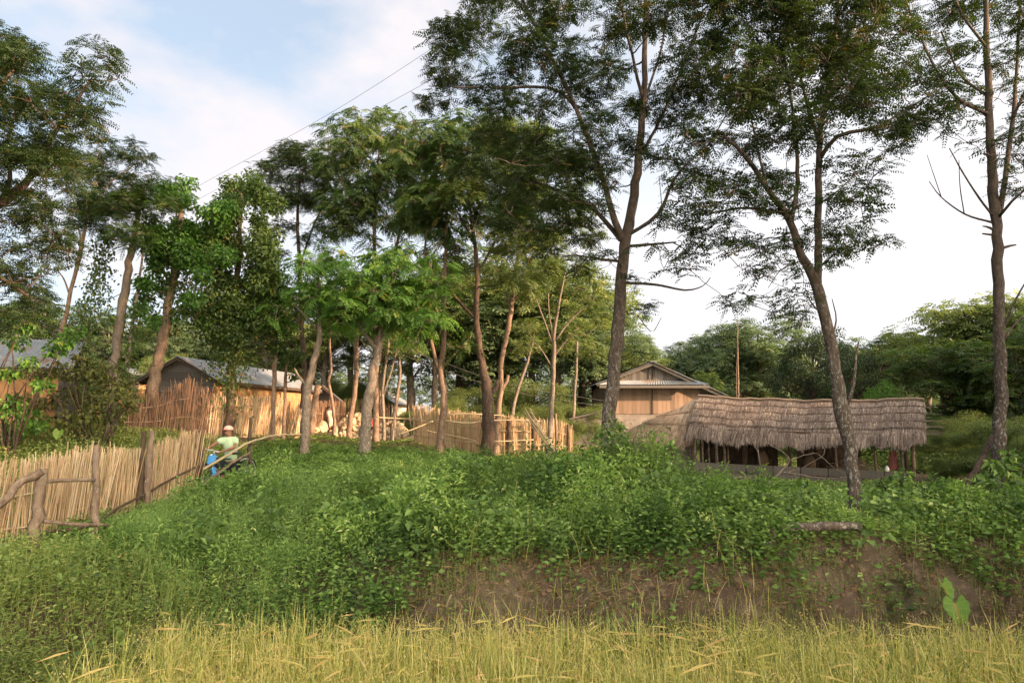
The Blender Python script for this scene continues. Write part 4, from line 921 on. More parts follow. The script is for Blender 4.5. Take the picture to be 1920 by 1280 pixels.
mb = MB(); q0 = at(1180, 826, YL-.35); q1 = at(1296, 826, YL-.35); gg = gz(q0[0], YL)-.2
solid(mb, [(q0[0], YL-.35, gg), (q1[0], YL-.35, gg), (q1[0], YL-.35, at(0, 818, YL-.35)[2]), (q0[0], YL-.35, at(0, 822, YL-.35)[2])], th=(0, .12, 0)); mb.build('block_wall', M['block'], shed)
# things inside the shed
mb = MB()
for i in range(1500):
    c = at(1600, 885, 19.9) + [rng.normal()*.6, rng.normal()*.3, 0]; g = gz(c[0], c[1]); hgt = .75*math.exp(-((c[0]-at(1600, 885, 19.9)[0])/.6)**2)
    p = np.array([c[0], c[1], g + hgt*rng.random()]); d = norm(rng.normal(size=3)*[1, 1, .5]); mb.tube([p-d*.12, p+d*.12], [.006, .004], 3, tint=.4+.3*rng.random(), cap=False)
tag(mb.build('straw_heap', M['thatch_warm']), 'brown straw heap inside the thatched shed right of the knobbed trunk', 'straw heap')
def cloth(name, label, px0, px1, py0, py1, Y, mat, cat='cloth'):
    n, m = 12, 10; P = np.zeros((n, m, 3)); r0 = np.random.default_rng(int(px0))
    for i in range(n):
        for j in range(m):
            p = at(px0+(px1-px0)*i/(n-1), py0+(py1-py0)*j/(m-1), Y); P[i, j] = p + [.01*math.sin(j), .05*math.sin(i*1.9+j*.3) + .01*r0.normal(), r0.normal()*.006 - (.03 if i in (3, 8) else 0)*0]
    b0 = MB(); i = np.arange(n-1)[:, None]*m; j = np.arange(m-1)[None, :]; Q = np.stack([i+j, i+j+1, i+m+j+1, i+m+j], -1).reshape(-1, 4)
    b0.add(np.vstack([P.reshape(-1, 3), P.reshape(-1, 3)+[0, .012, 0]]), Q=np.vstack([Q, Q[:, ::-1]+n*m])); return tag(b0.build(name, M[mat], None, True), label, cat)
cloth('hanging_cloth', 'faded red cloth hanging inside the right end of the thatched shed', 1668, 1682, 845, 880, 19.2, 'pinkcloth')
def sack(name, label, px, py, Y, rx, rz, mat, cat='bag', seed=1):
    r0 = np.random.default_rng(seed); c = at(px, py, Y); bm = bmesh.new(); bmesh.ops.create_icosphere(bm, subdivisions=3, radius=1)
    for v in bm.verts:
        k = 1 + .12*vnoise(np.array([v.co.x*3+5]), np.array([v.co.y*3+v.co.z*2]), 1, seed)[0]; v.co = Vector((v.co.x*rx*k*(1-.25*max(v.co.z, 0)), v.co.y*rx*.8*k, v.co.z*rz*k))
    me = bpy.data.meshes.new(name); bm.to_mesh(me); bm.free(); me.materials.append(M[mat]); me.polygons.foreach_set('use_smooth', [True]*len(me.polygons))
    o = bpy.data.objects.new(name, me); COL.objects.link(o); o.location = c; return tag(o, label, cat)
sack('plastic_bag', 'small white bag on the low plank wall beside the hanging red cloth', 1663, 879, 18.6, .06, .09, 'white', seed=2)
sack('plastic_bag', 'white bag lying under the left wing of the thatched shed', 1251, 869, 18.9, .13, .09, 'white', seed=3)
sack('brown_sack', 'brown sack standing inside the shed near its middle post', 1430, 862, 19.6, .16, .28, 'brown', 'sack', seed=4)
sack('brown_sack', 'brown sack in the shade inside the shed left of the knobbed trunk', 1518, 868, 19.8, .18, .25, 'brown', 'sack', seed=5)
pole('antenna_pole', 'thin bamboo mast standing behind the ridge of the thatched shed', 'mast', [(1384,765,24,.035),(1384,700,24,.03),(1383,640,24,.024),(1383,598,24,.018)], 'bark_pink')
pole('antenna_pole', 'thinner second stick tied beside the bamboo mast', 'mast', [(1380,765,24.1,.018),(1381,700,24.1,.014),(1382,650,24.1,.01)], 'bark_grey')

# ------------------------------------------------------------------ stones
rng = np.random.default_rng(90); stones = []
for k in range(5):
    bm = bmesh.new(); bmesh.ops.create_icosphere(bm, subdivisions=2, radius=1)
    for v in bm.verts:
        n = v.co.copy(); v.co = Vector((n.x, n.y*.8, n.z*.7))*(1+.22*vnoise(np.array([n.x*1.7+k*3]), np.array([n.y*1.7+n.z*2.3]), 1, k)[0])
    for q in range(5):
        nr = Vector(rng.normal(size=3)).normalized(); bmesh.ops.bisect_plane(bm, geom=bm.verts[:]+bm.edges[:]+bm.faces[:], plane_co=nr*.62, plane_no=nr, clear_outer=True)
        ed = [e for e in bm.edges if e.is_boundary]
        if ed: bmesh.ops.holes_fill(bm, edges=ed)
    me = bpy.data.meshes.new('stone'); bm.to_mesh(me); bm.free(); me.materials.append(M['stone'])
    a_ = me.attributes.new('tint', 'FLOAT', 'FACE'); a_.data.foreach_set('value', [rng.uniform(.1, .9)]*len(me.polygons)); stones.append(me)
def heap(px0, px1, pyt, Y, n, smin, smax, label, group):
    x0, x1 = at(px0, 800, Y)[0], at(px1, 800, Y)[0]; xc, hw = (x0+x1)/2, (x1-x0)/2
    for i in range(n):
        t = rng.uniform(-1, 1); x = xc+t*hw; g = gz(x, Y); H = max(.15, (at(0, pyt, Y)[2]-g)*(1-abs(t)**2.4)); f = rng.random()**.9
        y = Y - .9*(1-f) + rng.normal()*.15 + .2
        o = bpy.data.objects.new('stone', stones[rng.integers(0, 5)]); COL.objects.link(o); s = rng.uniform(smin, smax)
        o.location = (x, y, g + H*f); o.scale = (s, s, s*rng.uniform(.7, 1.1)); o.rotation_euler = tuple(rng.uniform(0, 6.3, 3)); tag(o, label, 'stone', group)
heap(628, 694, 774, 31.2, 135, .11, .20, 'pale rough stone in the tall heap left of the stout young tree', 'stones of the tall heap')
heap(596, 612, 795, 31.3, 9, .22, .34, 'big pale split rock left of the man in the cream shirt', 'big rocks beside the tall heap')
heap(690, 775, 794, 30.3, 110, .10, .18, 'pale rough stone in the low heap right of the stout young tree', 'stones of the low heap')
heap(620, 800, 821, 30, 42, .08, .14, 'small pale stone scattered along the foot of the heaps', 'stones at the foot of the heaps')
pole('driftwood', 'thin branch lying on top of the tall stone heap', 'branch', [(640,782,31.4,.03),(660,775,31.4,.03),(680,779,31.3,.02)], 'wood')

# ------------------------------------------------------------------ people
def skin_body(name, J, E, mat, parent=None, root='pelvis', sub=1, smooth=True):
    names = list(J); me = bpy.data.meshes.new(name); org = Vector(parent['_o']) if parent is not None else Vector((0, 0, 0))
    me.from_pydata([Vector(J[n][0]) - org for n in names], [(names.index(a), names.index(b_)) for a, b_ in E], [])
    o = bpy.data.objects.new(name, me); COL.objects.link(o)
    sm = o.modifiers.new('s', 'SKIN'); sm.use_smooth_shade = True; sm.branch_smoothing = .3
    for i, n in enumerate(names):
        r = J[n][1]; r = r if isinstance(r, tuple) else (r, r)
        me.skin_vertices[0].data[i].radius = r; me.skin_vertices[0].data[i].use_root = (n == root)
    ss = o.modifiers.new('d', 'SUBSURF'); ss.levels = ss.render_levels = sub
    dg = bpy.context.evaluated_depsgraph_get(); ev = o.evaluated_get(dg); m2 = bpy.data.meshes.new_from_object(ev)
    o.modifiers.clear(); o.data = m2; m2.materials.clear(); m2.materials.append(M[mat])
    for p in m2.polygons: p.use_smooth = True
    if parent is not None: o.parent = parent
    return o
def hand(J, E, wrist, pos, fwd, side, nm):
    pos, fwd, side = [np.array(v, float) for v in (pos, fwd, side)]; fwd = norm(fwd); side = norm(side); up = np.cross(fwd, side)
    J[nm+'palm'] = (pos + fwd*.045, (.03, .02)); E.append((wrist, nm+'palm'))
    for k, (o, L) in enumerate(((-.03, .062), (-.01, .072), (.01, .068), (.028, .052))):
        a = pos + fwd*.085 + side*o; b_ = a + fwd*L*.5 - up*.008; c = b_ + fwd*L*.25 - up*L*.45
        J[f'{nm}f{k}a'] = (a, .0095); J[f'{nm}f{k}b'] = (b_, .009); J[f'{nm}f{k}c'] = (c, .008)
        E += [(nm+'palm', f'{nm}f{k}a'), (f'{nm}f{k}a', f'{nm}f{k}b'), (f'{nm}f{k}b', f'{nm}f{k}c')]
    a = pos + fwd*.05 - side*.045; c = a + fwd*.04 - side*.012 - up*.02
    J[nm+'ta'] = (a, .011); J[nm+'tb'] = (c, .009); E += [(nm+'palm', nm+'ta'), (nm+'ta', nm+'tb')]
def head_mesh(c, fwd, parent, s=1.0, name='head'):
    pass
def person(label, pel, chest, neck, head, hr, shR, elR, haR, shL, elL, haL, hipR, knR, ftR, hipL, knL, ftL, fwd, handdir):
    """every argument a world position"""
    fwd = norm(np.array(fwd, float)); rt = np.cross(fwd, [0, 0, 1.])
    g = min(ftR[2], ftL[2]); root = empty('person', (pel[0], pel[1], g), label, 'person')
    v = lambda a: np.array(a, float)
    pel, chest, neck, head = v(pel), v(chest), v(neck), v(head)
    J = {'pelvis': (pel, (.14, .10)), 'waist': ((pel+chest)/2, (.125, .09)), 'chest': (chest, (.15, .10)), 'neck0': (neck - (neck-chest)*.15, (.065, .06)), 'neck': (neck, .052), 'jaw': (head - norm(head-neck)*.05 + fwd*.012, (.058, .07)),
         'skull': (head + norm(head-neck)*.05 - fwd*.008, (.078, .088)), 'crown': (head + norm(head-neck)*.10 - fwd*.012, (.055, .062)), 'nose': (head + fwd*.098 - [0, 0, .012], .013)}
    E = [('pelvis', 'waist'), ('waist', 'chest'), ('chest', 'neck0'), ('neck0', 'neck'), ('neck', 'jaw'), ('jaw', 'skull'), ('skull', 'crown'), ('jaw', 'nose')]
    for s, sh, el, ha, hd in (('r', shR, elR, haR, handdir), ('l', shL, elL, haL, handdir)):
        sh, el, ha = v(sh), v(el), v(ha)
        J[s+'sh'] = (sh, .058); J[s+'ua'] = ((sh+el)/2, .046); J[s+'el'] = (el, .038); J[s+'fa'] = (el*.6+ha*.4, .036); J[s+'wr'] = (ha, .024)
        E += [('chest', s+'sh'), (s+'sh', s+'ua'), (s+'ua', s+'el'), (s+'el', s+'fa'), (s+'fa', s+'wr')]
        hand(J, E, s+'wr', ha, ha-el if hd is None else hd, rt, s+'h')
    for s, hp, kn, ft in (('R', hipR, knR, ftR), ('L', hipL, knL, ftL)):
        hp, kn, ft = v(hp), v(kn), v(ft)
        J[s+'hp'] = (hp, .085); J[s+'th'] = ((hp+kn)/2, .072); J[s+'kn'] = (kn, .055); J[s+'cf'] = (kn*.65+ft*.35, .052); J[s+'an'] = (ft+[0, 0, .07], .034); J[s+'to'] = (ft + fwd*.15 + [0, 0, .03], (.04, .025))
        E += [('pelvis', s+'hp'), (s+'hp', s+'th'), (s+'th', s+'kn'), (s+'kn', s+'cf'), (s+'cf', s+'an'), (s+'an', s+'to')]
    skin_body('body', J, E, 'skin', root, sub=2)
    return root, J
def garment(name, J, items, E, mat, root, grow, rt='pelvis'):
    K = {}
    for n, (k, extra) in items.items():
        p, r = J[k] if isinstance(k, str) else k; r = r if isinstance(r, tuple) else (r, r); K[n] = (p, (r[0]+grow+extra, r[1]+grow+extra))
    return skin_body(name, K, E, mat, root, rt, 2)
def lerp(a, b_, t): return np.array(a)*(1-t)+np.array(b_)*t

# man with the bicycle
ym = 16.1; gm = gz(xat(431, ym), ym)
hd = at(428, 809, ym); ft = gm
fwd = norm(np.array([-.45, -.9, 0])); rt = np.cross(fwd, [0, 0, 1.])   # his right is to the picture's left
pel = at(433, 866, ym+.1); che = at(431, 830, ym+.02); nek = at(429.5, 818, ym)
shR = at(416, 823.5, ym-.05); elR = at(399, 834, ym-.28); haR = at(386.5, 842, ym-.50)
shL = at(443, 824, ym+.06); elL = at(439.5, 838.5, ym-.1); haL = at(415, 847, ym-.42)
hR = pel + rt*.085 - [0, 0, .06]; hL = pel - rt*.085 - [0, 0, .06]
root, J = person('man in a pale green T-shirt and light cap walking a bicycle past the fence', pel, che, nek, hd, .1, shR, elR, haR, shL, elL, haL,
   hR, (hR[0]+fwd[0]*.12, hR[1]+fwd[1]*.12, gm+.46), (hR[0]+fwd[0]*.18, hR[1]+fwd[1]*.18, gm), hL, (hL[0]-.0, hL[1], gm+.46), (hL[0]-fwd[0]*.2, hL[1]-fwd[1]*.2, gm), fwd, np.array([-.5, -.75, -.25]))
garment('t_shirt', J, {'pelvis': ((lerp(pel, che, -.12), (.16, .12)), .005), 'waist': ('waist', .015), 'chest': ('chest', .0), 'top': ((lerp(che, nek, .62), (.11, .08)), -.01), 'rs': ('rsh', .018), 're': ((lerp(shR, elR, .62), .055), .015), 'ls': ('lsh', .018), 'le': ((lerp(shL, elL, .7), .055), .02)},
   [('pelvis', 'waist'), ('waist', 'chest'), ('chest', 'top'), ('chest', 'rs'), ('rs', 're'), ('chest', 'ls'), ('ls', 'le')], 'shirt', root, .018)
garment('trousers', J, {'pelvis': ('pelvis', .02), 'Rhp': ('Rhp', 0), 'Rth': ('Rth', 0), 'Rkn': ('Rkn', .01), 'Rcf': ('Rcf', .012), 'Lhp': ('Lhp', 0), 'Lth': ('Lth', 0), 'Lkn': ('Lkn', .01), 'Lcf': ('Lcf', .012)},
   [('pelvis', 'Rhp'), ('Rhp', 'Rth'), ('Rth', 'Rkn'), ('Rkn', 'Rcf'), ('pelvis', 'Lhp'), ('Lhp', 'Lth'), ('Lth', 'Lkn'), ('Lkn', 'Lcf')], 'trousers', root, .014)
def dome(name, c, r, mat, parent, zs=.75, cut=-.1, tilt=0):
    b0 = MB(); n, m = 16, 7; V = []
    for j in range(m):
        a = cut + (math.pi/2-cut)*j/(m-1)
        for i in range(n):
            t = 2*math.pi*i/n; V.append((c[0]+r*math.cos(a)*math.cos(t), c[1]+r*math.cos(a)*math.sin(t), c[2]+r*zs*math.sin(a)))
    i = np.arange(m-1)[:, None]*n; j = np.arange(n)[None, :]; k = (j+1) % n
    b0.add(V, Q=np.stack([i+j, i+k, i+n+k, i+n+j], -1).reshape(-1, 4)); return b0.build(name, M[mat], parent, True)
cc = hd + np.array([0, 0, .055]) - fwd*.005
cap = dome('cap', cc, .108, 'cap', root, .85)
b0 = MB(); pts = [cc + fwd*(.085+.085*math.cos(a)) + rt*.085*math.sin(a) - np.array([0, 0, .015]) for a in np.linspace(-math.pi/2, math.pi/2, 9)]
solid(b0, pts, th=(0, 0, .014)); br = b0.build('brim', M['cap_red'], root); br.parent = cap
# eyes and mouth, tiny
b0 = MB()
for s in (-1, 1): b0.box(hd + fwd*.082 + rt*.03*s + [0, 0, .012], (.02, .02, .009))
b0.build('eyes', M['hair'], root)

# bicycle, wheeled towards the camera
hb = (haR + haL)/2
bd = fwd; bike = empty('bicycle', (hb[0], hb[1], gz(hb[0], hb[1])), 'old bicycle with swept handlebar pushed by the man in the green shirt', 'bicycle')
gb_ = gz(hb[0], hb[1]); fr = np.array([hb[0], hb[1], 0]) + bd*.12; bk = fr - bd*1.05; up = np.array([0, 0, 1.])
def wheel(c):
    c = np.array([c[0], c[1], gz(c[0], c[1])+.33]); w = MB(); a = np.linspace(0, 2*math.pi, 33)
    P = [c + bd*.33*math.cos(t) + up*.33*math.sin(t) for t in a]; w.tube(P, .018, 6); wo = w.build('wheel', M['rubber'], bike, True)
    r2 = MB(); r2.tube([c + bd*.305*math.cos(t) + up*.305*math.sin(t) for t in a], .010, 5); r2.tube([c-rt*.05, c+rt*.05], .025, 8)
    for t in np.linspace(0, 2*math.pi, 25)[:-1]: r2.tube([c, c + bd*.3*math.cos(t) + up*.3*math.sin(t)], .002, 3, cap=False)
    ro = r2.build('rim', M['steel'], bike, True); ro.parent = wo; return c
fc = wheel(fr); bc = wheel(bk); hd_z = hb[2]
htop = np.array([hb[0], hb[1], hd_z-.12]) - bd*.02; seat = bk*1.0 + bd*.32; seat = np.array([seat[0], seat[1], fc[2]+.52]); bb = (fc*.42+bc*.58) - up*.06
f_ = MB()
for p, q, r in ((htop, fc+bd*-.02, .014), (htop-up*.12, bb, .017), (htop-up*.05, seat-up*.12, .016), (seat, bb, .016), (bb, bc, .012), (seat-up*.15, bc, .010)): f_.tube([p, q], r, 8)
f_.build('frame', M['blackmetal'], bike, True)
f_ = MB(); f_.tube([haR + bd*-.10 , haR + bd*.02, lerp(haR, hb, .55) + bd*.05, hb + bd*.02 + up*.01, lerp(haL, hb, .55)+bd*.05, haL+bd*.02, haL - bd*.10], .013, 7); f_.tube([hb+up*.01, htop], .013, 7); f_.build('handlebar', M['steel'], bike, True)
f_ = MB(); f_.box(seat+up*.02, (.14, .25, .05), np.stack([rt, bd, up], 1)); f_.tube([seat, seat-up*.2], .012, 6); f_.build('saddle', M['blackmetal'], bike)
f_ = MB()
for t in np.linspace(-.3, 1.6, 12):
    p = fc + bd*.36*math.cos(t+.9) + up*.36*math.sin(t+.9); f_.box(p, (.05, .07, .006), np.stack([rt, -bd*math.sin(t+.9)+up*math.cos(t+.9), bd*math.cos(t+.9)+up*math.sin(t+.9)], 1))
f_.build('mudguard', M['blackmetal'], bike)
def jug(label, px, py, Y, w, h, tilt):
    c = at(px, py, Y); b0 = bmesh.new(); bmesh.ops.create_cube(b0, size=1)
    for v in b0.verts: v.co = Vector((v.co.x*w, v.co.y*w*.6, v.co.z*h))
    bmesh.ops.bevel(b0, geom=b0.edges[:], offset=w*.18, segments=3, affect='EDGES', profile=.6)
    r = empty('plastic_jug', c, label, 'jug'); r.rotation_euler = (0, tilt, .3)
    me = bpy.data.meshes.new('jug_body'); b0.to_mesh(me); b0.free(); me.materials.append(M['blue']); o = bpy.data.objects.new('jug_body', me); COL.objects.link(o); o.parent = r
    m_ = MB(); m_.tube([(-w*.2, 0, h*.48), (-w*.2, 0, h*.60)], w*.14, 10); o = m_.build('cap', M['white']); o.parent = r
    m_ = MB(); m_.tube([(w*.35, 0, h*.44), (w*.3, 0, h*.60), (0, 0, h*.63), (-w*.05, 0, h*.46)], w*.06, 6); o = m_.build('handle', M['blue']); o.parent = r
jug('blue plastic jug hanging from the bicycle handlebar', 397, 862, ym-.62, .17, .21, .2)
jug('lower blue container at the front wheel of the bicycle', 401, 884, ym-.66, .09, .18, -.15)

# figures by the stones
Yp = 31.2; sx = 621; g = gz(xat(sx, Yp), Yp)
P_ = lambda px, py, dy=0: at(px, py, Yp+dy)
fw = norm(np.array([-.55, .8, 0])); rt2 = np.cross(fw, [0, 0, 1.])
pel = P_(621, 795); che = P_(620.5, 777); nek = P_(618, 768.5, .1); hd = P_(616, 766, .22)
hz_ = lambda p, k: (p[0]+k*fw[0], p[1]+k*fw[1])
hR = pel + rt2*.08; hL = pel - rt2*.08
root, J = person('man in a cream shirt bending beside the tall stone heap with his back turned', pel, che, nek, hd, .1, P_(615.5, 771.5), P_(613.5, 781, .1), P_(612, 790, .25), P_(626, 772), P_(627, 782, .1), P_(624, 790, .3),
   hR, (*hz_(hR, .06), g+.44), (*hz_(hR, 0), g), hL, (*hz_(hL, -.03), g+.44), (*hz_(hL, -.12), g), fw, np.array([0, .3, -1]))
garment('shirt', J, {'pelvis': ((lerp(pel, che, .1), (.16, .12)), .01), 'waist': ('waist', .02), 'chest': ('chest', .02), 'top': ((lerp(che, nek, .65), (.12, .09)), 0), 'rs': ('rsh', .018), 're': ('rua', .02), 'ls': ('lsh', .018), 'le': ('lua', .02)},
   [('pelvis', 'waist'), ('waist', 'chest'), ('chest', 'top'), ('chest', 'rs'), ('rs', 're'), ('chest', 'ls'), ('ls', 'le')], 'cream', root, .02)
garment('trousers', J, {'pelvis': ('pelvis', .0), 'Rhp': ('Rhp', 0), 'Rth': ('Rth', 0), 'Rkn': ('Rkn', .01), 'Rcf': ('Rcf', .012), 'Lhp': ('Lhp', 0), 'Lth': ('Lth', 0), 'Lkn': ('Lkn', .01), 'Lcf': ('Lcf', .012)},
   [('pelvis', 'Rhp'), ('Rhp', 'Rth'), ('Rth', 'Rkn'), ('Rkn', 'Rcf'), ('pelvis', 'Lhp'), ('Lhp', 'Lth'), ('Lth', 'Lkn'), ('Lkn', 'Lcf')], 'beige', root, .02)
dome('hair', hd + np.array([0, 0, .04]), .095, 'hair', root, .9, -.3)
Yp = 30.6; P_ = lambda px, py, dy=0: at(px, py, Yp+dy); fw = norm(np.array([.9, -.3, 0])); rt2 = np.cross(fw, [0, 0, 1.])
pel = P_(693, 808); che = P_(695, 796); nek = P_(696.5, 787.5); hd = P_(698.5, 783.5); kn = P_(705, 800)
root, J = person('crouching person in a red shirt half hidden by the stout young tree trunk', pel, che, nek, hd, .1, P_(693, 791, -.15), P_(698, 799, -.2), P_(706, 803, -.1), P_(695, 791, .15), P_(699, 799, .2), P_(706, 803, .1),
   pel + rt2*.09, kn + rt2*.1, (kn[0]-.08, kn[1]-.15, gz(kn[0], Yp)), pel - rt2*.09, kn - rt2*.1, (kn[0]-.1, kn[1]+.15, gz(kn[0], Yp)), fw, np.array([1, 0, -.3]))
garment('shirt', J, {'pelvis': ('pelvis', .02), 'waist': ('waist', .02), 'chest': ('chest', .02), 'top': ((lerp(che, nek, .65), (.12, .09)), 0), 'rs': ('rsh', .018), 're': ('rua', .02), 'ls': ('lsh', .018), 'le': ('lua', .02)},
   [('pelvis', 'waist'), ('waist', 'chest'), ('chest', 'top'), ('chest', 'rs'), ('rs', 're'), ('chest', 'ls'), ('ls', 'le')], 'red', root, .02)
garment('trousers', J, {'pelvis': ('pelvis', .0), 'Rhp': ('Rhp', 0), 'Rth': ('Rth', 0), 'Rkn': ('Rkn', .01), 'Lhp': ('Lhp', 0), 'Lth': ('Lth', 0), 'Lkn': ('Lkn', .01)},
   [('pelvis', 'Rhp'), ('Rhp', 'Rth'), ('Rth', 'Rkn'), ('pelvis', 'Lhp'), ('Lhp', 'Lth'), ('Lth', 'Lkn')], 'trousers', root, .02)
dome('hair', hd + np.array([0, 0, .04]), .10, 'hair', root, .9, -.3)

# ------------------------------------------------------------------ wires
def wire(label, pts, mat='wire', r=.008):
    P = [at(*q) for q in pts]; PP, RR = resample(P, [r]*len(P), .6); b0 = MB(); b0.tube(PP, RR, 4); tag(b0.build('power_line', M[mat]), label, 'wire')
wire('upper of two thin wires slanting across the open sky', [(180,455,42),(388,340,34),(620,212,28),(840,72,24),(1000,-30,21),(1150,-130,19)], r=.009)
wire('lower of two thin wires slanting across the open sky', [(250,440,42),(458,328,34),(640,240,28),(805,152,24),(980,55,21),(1300,-130,19)], r=.009)
wire('upper of two pale wires running to the gabled plank house', [(420,470,24),(560,560,25),(700,630,26),(850,686,27),(960,722,28.5),(1138,752,31)], 'wire_grey', .006)
wire('lower of two pale wires running to the gabled plank house', [(700,645,26),(838,696,27),(950,731,28.5),(1060,751,30),(1138,762,31)], 'wire_grey', .006)
wire('thick drooping cable passing the pale straight trunk', [(-60,560,17),(60,600,17.5),(150,630,18),(205,672,19),(262,720,20)], 'wire', .014)
wire('cable slanting up from the left trees towards the vine column', [(100,640,20),(220,552,20.3),(290,530,20.5),(400,440,21)], 'wire', .011)
# ------------------------------------------------------------------ undergrowth
rng = np.random.default_rng(101)
def scatter(n, x0, x1, y0, y1):
    x = rng.uniform(x0, x1, n); y = rng.uniform(y0, y1, n)
    k = (np.abs(x) < .80*y + 1.0); return x[k], y[k]
def gauss(x, y, cx, cy, sx, sy): return np.exp(-(((x-cx)/sx)**2 + ((y-cy)/sy)**2))
def in_shed(x, y): return (x > 3.4) & (x < 12.6) & (y > 18.3) & (y < 22.2)
FEN = np.array([(-8, 8.0), (-7.35, 9.15), (-6.85, 9.75), (-7.0, 10.9), (-6.75, 12.5), (-6.62, 14.4), (-6.4, 16.6)])
def fence_x(y): return np.interp(y, FEN[:, 1], FEN[:, 0])
def density(x, y):
    r = raise_(x, y); d = np.ones_like(x)
    d = np.where(r < .10, 0, d)
    bare = (x > -1.2 + .7*vnoise(x, y, .8, 31) + .35*vnoise(x, y, .25, 32) + .5*(r-.5)) & (r > .04) & (r < .70 + .30*vnoise(x, x*0, .8, 33) + .14*vnoise(x, y, .3, 35))
    patch = vnoise(x, y, .7, 34) > np.where(x > 4, .15, .5)
    d = np.where(bare & ~patch, .012, d)
    d = np.where(bare & patch, .25, d)
    d = d*(1 - .85*gauss(x, y, 1.0, 21.0, 1.3, 1.3))
    d = np.where(in_shed(x, y), 0, d)
    d = np.where((y > 22.5) & (x > -5), .12, d)
    d = np.where((x < fence_x(y)+.10) & (x > fence_x(y) - 1.0) & (y > 8.5) & (y < 16.5), .35, d)
    return d
def height(x, y):
    h = .42 + .16*vnoise(x, y, 1.8, 41) + .20*vnoise(x, y, .55, 42)
    h = h + .05*gauss(x, y, -5.85, 14.4, .45, 1.0)
    h = h*(1-.5*sst((y-14.5)/2.5)) + .95*gauss(x, y, 1.95, 12.6, 1.15, 1.1) + .14*np.clip(vnoise(x, y, .9, 43), 0, 1)*(y < 15) + .2*gauss(x, y, 8.5, 12.5, 2, 1.5) + .15*gauss(x, y, -3.2, 11.5, 2.2, 1.5)
    h = np.where((x < fence_x(y)+.1) & (x > fence_x(y)-1.0) & (y > 8.5) & (y < 17), .16, h)
    h = h*(1-.5*gauss(x, y, -6.3, 10.3, .8, 2.0))
    h = h*(1-.45*sst((x-4.5)/2)*sst((10.6-y)/1.2))
    h = np.where(y > 22, .12, h); h = h*(1-.93*gauss(x, y, 4.4, 9.3, .95, .45))*(1-.7*gauss(x, y, 5.35, 10.6, .35, .8)); h = h*(1-.5*sst((x-3.3)/1)*sst((y-10.2)/1))
    h = h*(1-.6*sst((x-3.6)/1.5)*sst((y-11.6)/1.0))
    return np.clip(h, .12, 1.3)
def weeds(mb, x, y, H, m, lmin, lmax, asp, stem_t, leaf_mean, spread=.10, droop=.25, upright=.25):
    n = len(x); Z = ground(x, y)
    az0 = rng.uniform(0, 6.28, n); lean = rng.normal(size=(n, 2))*.16
    PP, DD, LL, TT = [], [], [], []
    tb = rng.normal(size=n)*.10 + .12*vnoise(x, y, 1.2, 51)
    for i in range(m):
        t = (i+.7)/m; t = .15 + .87*t
        hgt = H*t
        cx = x + lean[:, 0]*hgt + rng.normal(size=n)*spread*.5; cy = y + lean[:, 1]*hgt + rng.normal(size=n)*spread*.5
        az = az0 + i*2.4 + rng.normal(size=n)*.3
        d = np.stack([np.cos(az), np.sin(az), upright - droop*rng.random(n) + .9*(t > .95)], 1)
        L = rng.uniform(lmin, lmax, n)*(1.15-.45*t)
        rad = rng.uniform(0, spread, n)*(1.1-t)
        PP.append(np.stack([cx + np.cos(az)*rad, cy + np.sin(az)*rad, Z+hgt], 1)); DD.append(d); LL.append(L)
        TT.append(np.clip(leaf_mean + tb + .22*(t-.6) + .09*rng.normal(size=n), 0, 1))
    P = np.vstack(PP); D = np.vstack(DD); L = np.concatenate(LL)
    U = norm(np.array([0, 0, 1.]) + .5*rng.normal(size=(len(P), 3)))
    leaves(mb, P, D, U, L, L*asp, np.concatenate(TT), .18)
    k = rng.random(n) < .5
    for a, b_, z, h, l in zip(x[k][:2600], y[k][:2600], Z[k], H[k], lean[k]):
        mb.tube([(a, b_, z-.02), (a+l[0]*h, b_+l[1]*h, z+h)], [.004, .002], 3, tint=stem_t, cap=False)
def pick(x, y, dn, mask=None):
    k = rng.random(len(x)) < dn(x, y)
    if mask is not None: k &= mask(x, y)
    return x[k], y[k]
# species maps
fineA = lambda x, y: .8*np.clip(gauss(x, y, -4.6, 11.2, 1.5, 1.5)*1.6 + gauss(x, y, -5.3, 13.0, 1.2, 1.2), 0, 1)
olive = lambda x, y: np.clip(sst((-2.6-x)/1.6)*sst((10.2-y)/1.5) + sst((-7.4-x)/.8)*sst((y-10)/1) + .45*gauss(x, y, 7.5, 11.5, 2.5, 1.8), 0, 1)
mb = MB()
x, y = scatter(30000, -10, 12.5, 7.6, 23); x, y = pick(x, y, density, lambda a, b_: rng.random(len(a)) > np.clip(fineA(a, b_)+olive(a, b_), 0, .93))
sp_ = vnoise(x, y, 1.5, 111) + .5*vnoise(x, y, .5, 112) + .2*rng.normal(size=len(x)); hh = height(x, y)*rng.uniform(.55, 1.2, len(x))
near = y < 13.5
for m_, k in (('b', (sp_ < .25) & near), ('n', (sp_ >= .25) & (sp_ < .75) & near), ('t', (sp_ >= .75) & near), ('f', ~near)):
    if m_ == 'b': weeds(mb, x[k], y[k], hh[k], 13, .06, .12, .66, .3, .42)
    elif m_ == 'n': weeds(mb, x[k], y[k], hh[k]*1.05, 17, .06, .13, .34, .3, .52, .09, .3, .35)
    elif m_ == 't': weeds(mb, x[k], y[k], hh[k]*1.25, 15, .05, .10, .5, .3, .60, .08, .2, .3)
    else: weeds(mb, x[k], y[k], hh[k], 11, .06, .12, .55, .3, .48)
